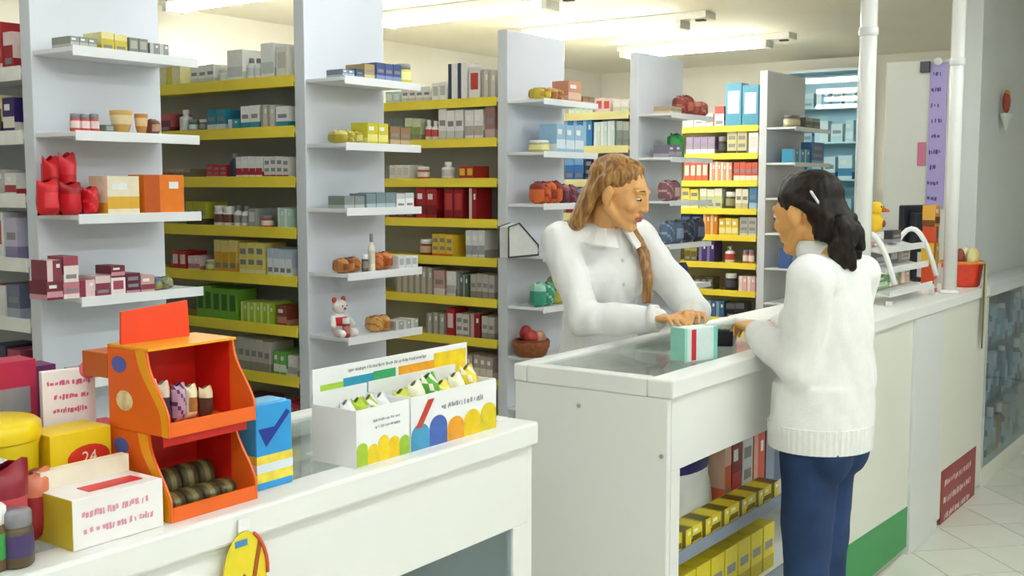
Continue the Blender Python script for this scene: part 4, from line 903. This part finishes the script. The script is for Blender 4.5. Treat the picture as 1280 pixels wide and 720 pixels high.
for zz, nmz in ((1.605, 'second lowest'), (1.925, 'upper'), (2.225, 'top'), (1.285, 'low')):
    y = ya + .06; k = 0
    while y < yb2 - .12:
        wd = r.uniform(.07, .13); hgt = r.uniform(.12, .22); c = r.choice(['9CD0E4', 'C4E4EE', 'E4F0F2', '6AAACC', 'B0D4DC'])
        put('carton', c, r.choice(['F0F6F8', '4A90B8', 'D0E6EE']), k % 6, (XF - .14, y + wd / 2, zz + .0003), (wd * .95, .1, hgt), -math.pi / 2, 'pale blue carton, ' + WH[min(k, 11)] + ' from the right on the ' + nmz + ' glass cabinet shelf', nmz + ' shelf of the glass cabinet')
        y += wd + .02; k += 1
# =================================================================== PEOPLE
def remesh(mb, name, voxel, smooth, mats, parent, disp=None):
    o = bpy.data.objects.new(name, mb.mesh(name, mats)); COL.objects.link(o)
    r = o.modifiers.new('r', 'REMESH'); r.mode = 'VOXEL'; r.voxel_size = voxel; r.use_smooth_shade = True
    if smooth:
        s = o.modifiers.new('s', 'SMOOTH'); s.iterations = smooth; s.factor = .5
    bpy.context.view_layer.update()
    me = bpy.data.meshes.new_from_object(o.evaluated_get(bpy.context.evaluated_depsgraph_get()))
    bpy.data.objects.remove(o); me.name = name
    me.materials.clear()
    for m in (mats if isinstance(mats, (list, tuple)) else [mats]): me.materials.append(m)
    me.polygons.foreach_set('material_index', [0] * len(me.polygons)); me.polygons.foreach_set('use_smooth', [True] * len(me.polygons))
    if disp:
        ns = [v.normal.copy() for v in me.vertices]
        for v, nn in zip(me.vertices, ns): v.co += nn * disp(v.co)
    me.update()
    o = bpy.data.objects.new(name, me); COL.objects.link(o); o.parent = parent
    return o
def lerp(a, b, t): return Vector(a) * (1 - t) + Vector(b) * t
def hand_parts(mb, wrist, tip, nrm, thumb, curl, k=1.0):
    """palm from wrist towards tip; nrm = back of the hand; thumb = direction to the thumb side; curl in radians per joint"""
    w = Vector(wrist); f = (Vector(tip) - w).normalized(); n = Vector(nrm); n = (n - f * n.dot(f)).normalized()
    t = f.cross(n).normalized()
    if t.dot(Vector(thumb)) < 0: t = -t
    pal = .085 * k
    for s, rr in ((.026, .0125), (.009, .0135), (-.009, .0135), (-.026, .0125)):
        mb.cap(w + t * s * .7 * k, w + f * pal + t * s * k * 1.08, rr * k, rr * .86 * k, 10)
    mb.cap(w - f * .03 * k, w + f * .02 * k, .024 * k, .022 * k, 12, (n, .75))
    for s, L, r in ((.0285, .070, .0085), (.0098, .079, .0088), (-.0092, .073, .0085), (-.0275, .057, .0075)):
        p = w + f * pal * .97 + t * s * k * 1.1; a = curl * .6; d = f.copy()
        for j, fr in enumerate((.45, .31, .24)):
            d = (f * math.cos(a) - n * math.sin(a) + t * s * .6).normalized()
            q = p + d * L * fr * k; mb.cap(p, q, r * k * (1 - .1 * j), r * k * (.92 - .1 * j), 10); p = q; a += curl
    p = w + f * .022 * k + t * .026 * k; d = (f * .72 + t * .66 - n * .25).normalized()
    for j, L in enumerate((.036, .03, .024)):
        q = p + d * L * k; mb.cap(p, q, (.0125 - .0014 * j) * k, (.0112 - .0016 * j) * k, 10); p = q; d = (d + f * .28 - n * .12 - t * .1).normalized()
def head_parts(mb, M, c):
    """head in its own frame, face towards -Y; M rotation, c centre"""
    c = Vector(c)
    def E(p, r, Q=None): mb.ell(c + M @ Vector(p), r, M if Q is None else M @ Q, 20)
    def C(a, b, ra, rb): mb.cap(c + M @ Vector(a), c + M @ Vector(b), ra, rb, 12)
    E((0, .018, .034), (.073, .092, .083)); E((0, -.025, .0), (.064, .066, .085)); E((0, -.032, -.045), (.054, .055, .062))
    E((0, -.058, -.094), (.026, .024, .02))
    for s in (-1, 1):
        C((s * .052, .01, -.045), (s * .02, -.06, -.092), .022, .018); E((s * .036, -.062, -.022), (.026, .022, .024))
        C((s * .014, -.086, .031), (s * .046, -.07, .03), .0095, .009)
        E((s * .079, .014, -.006), (.011, .021, .033), Matrix.Rotation(s * .35, 3, 'Z')); E((s * .075, .006, -.03), (.008, .01, .012))
        E((s * .0105, -.093, -.030), (.0075, .009, .0065))
    C((0, -.087, .022), (0, -.1, -.02), .008, .0098); E((0, -.101, -.025), (.0105, .0105, .009))
    C((-.018, -.084, -.053), (.018, -.084, -.053), .0068, .0068); C((-.015, -.0835, -.0645), (.015, -.0835, -.0645), .0075, .0075)
    E((0, -.09, -.0535), (.012, .008, .006)); E((0, -.088, -.0645), (.013, .008, .007))
def face_paint(o, M, c):
    Mi = M.inverted(); c = Vector(c)
    for p in o.data.polygons:
        q = Mi @ (p.center - c)
        if q.y < -.075 and abs(q.x) < .024 * (1 - max(0, (abs(q.z + .059) - .004)) / .016) and -.075 < q.z < -.045: p.material_index = 1
def eyes(parent, M, c, skin, iris, down):
    c = Vector(c); Me = M.to_4x4(); q = M.to_quaternion()
    for s in (-1, 1):
        p = c + M @ Vector((s * .031, -.0735, .008))
        e = MB().ell((0, 0, 0), (.0125, .0125, .0115), n=16).build('eye', mat('F0EAE2', .2), parent, smooth=True, org=(0, 0, 0)); e.location = p; e.rotation_mode = 'QUATERNION'; e.rotation_quaternion = q
        MB().ell((-.001 * s, -.0108, -.003 if down else 0), (.0055, .0028, .0055), n=12).build('iris', mat(iris, .15), e, smooth=True, org=(0, 0, 0))
        MB().ell((0, .0005, .0045 if down else .0062), (.0142, .0138, .0098), n=14).build('eyelid', skin, e, smooth=True, org=(0, 0, 0))
        MB().tube([(.0125 * math.cos(a), -.0135 * math.sin(a) - .0005, (-.0035 if down else -.001) - .0025 * abs(math.cos(a))) for a in [math.pi * (.08 + .84 * k / 8) for k in range(9)]], .0016, 6).build('lashes', mat('3A2618', .6), e, smooth=True, org=(0, 0, 0))
        b = MB().tube([(s * (-.016 + .034 * k / 6), -.0 + .010 * (k / 6) ** 2, .0215 + .005 * math.sin(math.pi * (.15 + .75 * k / 6))) for k in range(7)], [.0016, .0026, .0028, .0027, .0024, .002, .0012], 6).build('eyebrow', mat('6A4824', .7), e, smooth=True, org=(0, 0, 0))
        b.location = (0, -.0155, 0)
def folds(seed, amp, fx=9, fz=4):
    def f(p):
        return amp * (noise.noise(Vector((p.x * fx + seed, p.y * fx, p.z * fz + p.x * 5))) + .6 * noise.noise(Vector((p.x * 22, p.y * 22 + seed, p.z * 11 - p.x * 9))))
    return f
def hairmat(dark, light, sc=90):
    m = bpy.data.materials.new('hair_' + dark); m.use_nodes = True; nt = m.node_tree; b = nt.nodes['Principled BSDF']; b.inputs['Roughness'].default_value = .42
    tc = nt.nodes.new('ShaderNodeTexCoord'); mp = nt.nodes.new('ShaderNodeMapping'); mp.inputs['Scale'].default_value = (1, 1, .12)
    n = nt.nodes.new('ShaderNodeTexNoise'); n.inputs['Scale'].default_value = sc; n.inputs['Detail'].default_value = 3
    r = nt.nodes.new('ShaderNodeValToRGB'); r.color_ramp.elements[0].color = rgb(dark); r.color_ramp.elements[1].color = rgb(light)
    r.color_ramp.elements[0].position = .35; r.color_ramp.elements[1].position = .68
    nt.links.new(tc.outputs['Object'], mp.inputs[0]); nt.links.new(mp.outputs[0], n.inputs['Vector']); nt.links.new(n.outputs['Fac'], r.inputs[0]); nt.links.new(r.outputs[0], b.inputs['Base Color'])
    bp = nt.nodes.new('ShaderNodeBump'); bp.inputs['Strength'].default_value = .5; bp.inputs['Distance'].default_value = .004
    nt.links.new(n.outputs['Fac'], bp.inputs['Height']); nt.links.new(bp.outputs[0], b.inputs['Normal']); return m
SKIN = mat('E8AC6C', .5, .06, 14); SKIN2 = mat('E6A963', .5, .06, 14); LIP = mat('C0604E', .4, .05, 30)
CLOTH = mat('F4F4F1', .85, .02, 25, bump=.12, bscale=250); KNIT = mat('F3F2EE', .95, .02, 40, bump=.25, bscale=320)
JEAN = mat('27406A', .9, .38, 6, bump=.25, bscale=400)

# ---------------------------------------------------------------- the pharmacist
th = math.radians(-22); root = Vector((3.29, 2.0, 0))
ph = thing('person', 'woman with long light brown hair in a white coat behind the middle counter', 'person', root, th, world=False)
def L(p): p = Vector(p) - root; return Matrix.Rotation(-th, 3, 'Z') @ p
shR, shL = Vector((-.168, .0, 1.365)), Vector((.168, -.005, 1.365))
elR, elL = L((3.06, 1.915, 1.118)), L((3.415, 1.70, 1.125)); wrR, wrL = L((3.10, 1.665, 1.135)), L((3.20, 1.60, 1.14))
hdc = Vector((-.01, -.125, 1.522)); HM = Matrix.Rotation(math.radians(30), 3, 'Z') @ Matrix.Rotation(math.radians(16), 3, 'X')
b = MB(); head_parts(b, HM, hdc)
b.cap(hdc + HM @ Vector((0, .03, -.06)), (0, -.02, 1.38), .05, .056)
b.cap((0, -.01, 1.40), (0, .0, 1.12), .09, .10, 18, ((0, 1, 0), .8)); b.cap((0, 0, 1.12), (0, .0, .92), .10, .125, 18, ((0, 1, 0), .8))
for sh, el, wr in ((shR, elR, wrR), (shL, elL, wrL)):
    b.cap((0, -.005, 1.385), sh, .055, .048); b.cap(sh, el, .045, .036); b.cap(el, wr, .036, .024)
for s in (-1, 1):
    b.cap((s * .085, 0, .9), (s * .09, .01, .5), .082, .055); b.cap((s * .09, .01, .5), (s * .09, .02, .09), .055, .034)
    b.cap((s * .09, .03, .045), (s * .1, -.14, .03), .036, .03, 12)
hand_parts(b, wrR, L((3.005, 1.50, 1.16)), (0, 0, 1), L((3.3, 1.5, 1)) - L((3.0, 1.5, 1)), .42, .95)
hand_parts(b, wrL, L((3.04, 1.50, 1.175)), (.2, 0, 1), L((3.0, 1.8, 1)) - L((3.1, 1.5, 1)), .38, .95)
bo = remesh(b, 'body', .0045, 3, [SKIN, LIP], ph); face_paint(bo, HM, hdc)
eyes(bo, HM, hdc, SKIN, '4A3420', True)
# white coat
c = MB()
c.cap((0, -.012, 1.36), (0, -.005, 1.18), .105, .118, 20, ((0, 1, 0), .92)); c.cap((0, -.005, 1.18), (0, 0, .95), .122, .15, 20, ((0, 1, 0), .84)); c.cap((0, 0, .95), (0, .005, .62), .15, .175, 20, ((0, 1, 0), .82))
for s in (-1, 1): c.ell((s * .055, -.075, 1.23), (.07, .055, .08))
for sh, el, wr in ((shR, elR, wrR), (shL, elL, wrL)):
    c.cap((0, -.01, 1.375), sh, .066, .06); c.cap(sh, el, .066, .055); c.cap(el, lerp(el, wr, .93), .056, .043)
co_ = remesh(c, 'white_coat', .007, 6, CLOTH, ph, folds(3, .011))
for nmx, wr, el in (('cuff', wrR, elR), ('cuff', wrL, elL)):
    MB().tube([lerp(el, wr, .88), lerp(el, wr, .97), lerp(el, wr, .985)], [.045, .044, .036], 20).build(nmx, CLOTH, co_, smooth=True, org=(0, 0, 0))
# collar: two folded leaves round the neck
for s in (-1, 1):
    col = MB(); pts = []
    for k in range(9):
        a = math.pi * (.5 - k / 8 * .93) if s > 0 else math.pi * (.5 + k / 8 * .93)
        rx, ry = .07 + .008 * k / 8, .066 + .02 * k / 8
        x, y = rx * math.cos(a), ry * math.sin(a) - .02
        pts.append(((x, y, 1.44 - .028 * (k / 8) ** 1.5), (x * 1.45 + s * .012 * (k / 8), y * 1.4 - .006, 1.40 - .055 * (k / 8))))
    vs = []; fs = []
    for a_, b_ in pts: vs += [a_, b_, (b_[0], b_[1], b_[2] - .006), (a_[0] * .95, a_[1] * .95 - .001, a_[2] - .012)]
    for k in range(8):
        for j in range(4): fs.append((k*4+j, k*4+(j+1)%4, (k+1)*4+(j+1)%4, (k+1)*4+j))
    fs += [(0, 3, 2, 1), (32, 33, 34, 35)]
    col.add(vs, fs).build('collar', CLOTH, co_, smooth=False, org=(0, 0, 0))
def front_y(o, x, z):      # front surface of a garment
    best = 0
    for v in o.data.vertices:
        if abs(v.co.x - x) < .012 and abs(v.co.z - z) < .012: best = min(best, v.co.y)
    return best
for zz in (1.30, 1.22, 1.14, 1.06):
    yy = front_y(co_, .012, zz)
    MB().ell((.012, yy - .001, zz), (.007, .003, .007), n=12).build('button', mat('DADAD2', .3), co_, smooth=True, org=(0, 0, 0))
# trousers and shoes hidden behind the counter
tr = MB()
for s in (-1, 1): tr.cap((s * .085, .0, .85), (s * .09, .01, .5), .098, .075); tr.cap((s * .09, .01, .5), (s * .09, .02, .12), .075, .062)
remesh(tr, 'trousers', .012, 4, mat('E4E4E0', .9), ph)
for s in (-1, 1): MB().cap((s * .09, .03, .045), (s * .1, -.16, .04), .044, .036, fl=((0, 0, 1), .95)).build('shoe', mat('E8E8E6', .5), ph, smooth=True, org=(0, 0, 0))
# hair: cap swept back from a centre parting, behind the ears, long at back, one lock forward over the chest
HB = hairmat('7A4E22', 'BC8C4C')
hb = MB()
def hp(*p): return hdc + HM @ Vector(p)
hb.ell(hp(0, .03, .048), (.0795, .097, .0795), HM, 24); hb.ell(hp(0, .072, .01), (.07, .05, .07), HM, 20)
for s in (-1, 1):
    for k in range(6):
        f = k / 5
        hb.cap(hp(s * .003, -.046 + .03 * f, .1 + .014 * f), hp(s * (.055 + .012 * f), -.03 + .03 * f, .066 + .006 * f), .011, .012, 10); hb.cap(hp(s * (.055 + .012 * f), -.03 + .03 * f, .066 + .006 * f), hp(s * .077, .02 + .03 * f, .036), .012, .013, 10)
        hb.cap(hp(s * .077, .02 + .03 * f, .036), hp(s * .072, .062, -.02), .013, .017, 10)
for k in range(8):       # long fall at the back
    a = math.pi * (.12 + .76 * k / 7); x0, y0 = .07 * math.cos(a), .05 + .055 * math.sin(a)
    p0 = hp(x0, y0, -.02); p1 = hp(x0 * 1.15, y0 + .015, -.12); p2 = Vector((-.03 + .115 * math.cos(a), .05 + .055 * math.sin(a), 1.36)); p3 = Vector((-.03 + .1 * math.cos(a), .085 + .035 * math.sin(a), 1.26))
    hb.cap(p0, p1, .026, .024, 10); hb.cap(p1, p2, .024, .02, 10); hb.cap(p2, p3, .02, .008, 10)
for k in range(3):       # lock over the (person's) left front
    q = .012 * (k - 1)
    ptsl = [hp(.072, .045 + q, -.03), hp(.083, .01 + q, -.1), Vector((.085 + q, -.06, 1.40)), Vector((.088 + q, -.125, 1.33)), Vector((.085 + q, -.155, 1.24)), Vector((.08 + q, -.158, 1.16))]
    for i in range(5): hb.cap(ptsl[i], ptsl[i + 1], .017 - .0018 * i, .016 - .0022 * i, 10)
remesh(hb, 'hair', .0045, 8, HB, ph, lambda p: .0025 * noise.noise(Vector((p.x * 70, p.y * 70, p.z * 9))))

# ---------------------------------------------------------------- the customer
th = math.radians(180 - 4); root = Vector((3.175, 1.14, 0))
cu_ = thing('person', 'woman with dark tied back hair, white sweater and blue jeans at the middle counter', 'person', root, th, world=False)
def L(p): p = Vector(p) - root; return Matrix.Rotation(-th, 3, 'Z') @ p
shL, shR = Vector((.158, .005, 1.285)), Vector((-.158, .005, 1.285))
elL, elR = L((3.02, 1.18, 1.03)), L((3.38, 1.18, 1.03)); wrL, wrR = L((3.15, 1.365, 1.115)), L((3.32, 1.375, 1.115))
hdc = Vector((.025, -.078, 1.468)); HM = Matrix.Rotation(math.radians(-8), 3, 'Z') @ Matrix.Rotation(math.radians(12), 3, 'X')
b = MB(); head_parts(b, HM, hdc)
b.cap(hdc + HM @ Vector((0, .03, -.06)), (.004, -.012, 1.32), .05, .056)
b.cap((0, .0, 1.32), (0, .0, 1.08), .09, .10, 18, ((0, 1, 0), .8)); b.cap((0, 0, 1.08), (.02, -.02, .88), .095, .1, 18, ((0, 1, 0), .8))
for sh, el, wr in ((shR, elR, wrR), (shL, elL, wrL)):
    b.cap((0, 0, 1.31), sh, .05, .046); b.cap(sh, el, .045, .036); b.cap(el, wr, .036, .023)
for s in (-1, 1):
    b.cap((.024 + s * .06, -.02, .82), (.024 + s * .06, -.024, .46), .064, .045); b.cap((.024 + s * .06, -.024, .46), (.024 + s * .066, -.006, .09), .045, .034); b.cap((.024 + s * .066, .0, .045), (.024 + s * .076, -.15, .03), .034, .028, 12)
hand_parts(b, wrL, L((3.225, 1.45, 1.13)), (0, 0, 1), L((3.3, 1.4, 1)) - L((3.1, 1.4, 1)), .5, .92)
hand_parts(b, wrR, L((3.25, 1.46, 1.12)), (0, 0, 1), L((3.1, 1.4, 1)) - L((3.3, 1.4, 1)), .5, .92)
bo = remesh(b, 'body', .0045, 3, [SKIN2, LIP], cu_); face_paint(bo, HM, hdc); eyes(bo, HM, hdc, SKIN2, '2A1C12', True)
# sweater
c = MB()
c.cap((0, .0, 1.275), (0, .01, 1.12), .108, .122, 20, ((0, 1, 0), .9)); c.cap((0, .005, 1.12), (.01, -.005, 1.0), .124, .13, 20, ((0, 1, 0), .88))
for zz, rr_, ox, oy in ((1.06, .13, .005, .0), (.99, .138, .012, -.01), (.92, .155, .022, -.018)): c.lathe([(rr_ + .006, -.09), (rr_, 0), (rr_ - .006, .06)], 32, c=(ox, oy, zz), sx=1, sy=.92)
for s in (-1, 1): c.ell((s * .06, -.085, 1.16), (.058, .045, .058))
for sh, el, wr in ((shR, elR, wrR), (shL, elL, wrL)):
    c.cap((0, .0, 1.295), sh, .066, .062); c.cap(sh, el, .068, .06); c.cap(el, lerp(el, wr, .9), .06, .044)
c.tube([(0, .0, 1.28), (.003, -.015, 1.325), (.008, -.03, 1.372)], [.085, .07, .063], 24)
sw = remesh(c, 'sweater', .007, 6, KNIT, cu_, folds(11, .011, 8, 5))
def ring(z0, z1, rx0, ry0, rx1, ry1, cy0, cy1, n=48, t=.006, rib=.0014):
    m_ = MB(); vs = []; fs = []
    for (rx, ry, z, cc) in ((rx0, ry0, z0, cy0), (rx1, ry1, z1, cy1), (rx1 - t, ry1 - t, z1, cy1), (rx0 - t, ry0 - t, z0, cy0)):
        for k in range(n):
            a = 2 * math.pi * k / n; rr = rib * (1 if k % 2 else -1); vs.append(((rx + rr) * math.cos(a), (ry + rr) * math.sin(a) + cc, z))
    for i in range(4):
        for k in range(n): fs.append((i*n+k, i*n+(k+1)%n, ((i+1)%4)*n+(k+1)%n, ((i+1)%4)*n+k))
    return m_.add(vs, fs)
hb_ = ring(.792, .865, .160, .146, .163, .149, -.018, -.018, 110, .012, .0008).build('hem_band', KNIT, sw, org=(0, 0, 0)); hb_.location = (.022, 0, 0)
ring(1.325, 1.392, .080, .078, .074, .072, -.022, -.04, 60, .016, .0004).build('collar', KNIT, sw, smooth=True, org=(0, 0, 0)).location = (.008, 0, 0)
for wr, el in ((wrR, elR), (wrL, elL)):
    MB().tube([lerp(el, wr, .8), lerp(el, wr, .84), lerp(el, wr, .97), lerp(el, wr, .99)], [.043, .047, .041, .034], 20).build('cuff', KNIT, sw, smooth=True, org=(0, 0, 0))
# jeans
j = MB(); jx, jy = .024, -.026
j.cap((jx, jy, .90), (jx, jy + .004, .80), .118, .132, 20, ((0, 1, 0), .86))
for s in (-1, 1):
    j.ell((jx + s * .06, jy + .066, .785), (.074, .066, .088)); j.cap((jx + s * .062, jy + .008, .78), (jx + s * .06, jy + .002, .47), .087, .069, 16); j.cap((jx + s * .06, jy + .002, .47), (jx + s * .066, jy + .02, .06), .067, .062, 16)
jn = remesh(j, 'jeans', .007, 5, JEAN, cu_, folds(23, .006, 10, 7))
for s in (-1, 1):
    MB().cap((.024 + s * .066, .005, .04), (.024 + s * .078, -.165, .036), .04, .033).build('shoe', mat('3A3A40', .6), cu_, smooth=True, org=(0, 0, 0))
# hair: smooth cap, tied back into a full wavy tail, silver clip
HD = hairmat('0E0906', '2A1B13', 80); HD.node_tree.nodes['Principled BSDF'].inputs['Roughness'].default_value = .55; HD.node_tree.nodes['Principled BSDF'].inputs['Specular IOR Level'].default_value = .3
hb = MB()
hb.ell(hp(0, .026, .045), (.080, .1, .080), HM, 24); hb.ell(hp(0, .07, -.005), (.072, .056, .066), HM, 20)
for s in (-1, 1):
    for k in range(6):
        f = k / 5
        hb.cap(hp(s * .006, -.05 + .03 * f, .096 + .016 * f), hp(s * (.06 + .01 * f), -.032 + .02 * f, .05 + .01 * f), .013, .014, 10)
        hb.cap(hp(s * (.06 + .01 * f), -.032 + .02 * f, .05 + .01 * f), hp(s * .078, .03 + .03 * f, .025 - .006 * f), .014, .014, 10); hb.cap(hp(s * .078, .03 + .03 * f, .025 - .006 * f), hp(s * .035, .09, -.015), .015, .022, 10)
rr = random.Random(5)
for k in range(70):
    f = rr.random(); a = rr.random() * 2 * math.pi; wv = .052 * math.sin(math.pi * min(1, .22 + .72 * f)) + .006
    p = hp(wv * math.cos(a), .076 + .03 * math.sin(math.pi * f * .8) + wv * .75 * math.sin(a), -.0 - .165 * f)
    hb.cap(p, p + Vector((rr.uniform(-.016, .016), rr.uniform(-.012, .012), -.035)), rr.uniform(.013, .021), rr.uniform(.008, .015), 8)
hb.cap(hp(0, .08, 0), hp(0, .1, -.07), .045, .052)
ho = remesh(hb, 'hair', .0045, 5, HD, cu_, lambda p: .003 * noise.noise(Vector((p.x * 60, p.y * 60, p.z * 20))))
cl = MB().cap((0, 0, -.018), (0, 0, .018), .006, .006, 10, ((0, 1, 0), .6)).build('hair_clip', mat('D8D4D0', .2, metal=.7), ho, smooth=True, org=(0, 0, 0))
cl.location = hp(.072, .084, .032); cl.rotation_euler = (.4, .5, 0)
for l, gset in USED.items():
    if len(gset) > 1 or len(l.split()) > 16: print('LABEL?', len(l.split()), l)
for o in bpy.data.objects:
    if '_org' in o: del o['_org']
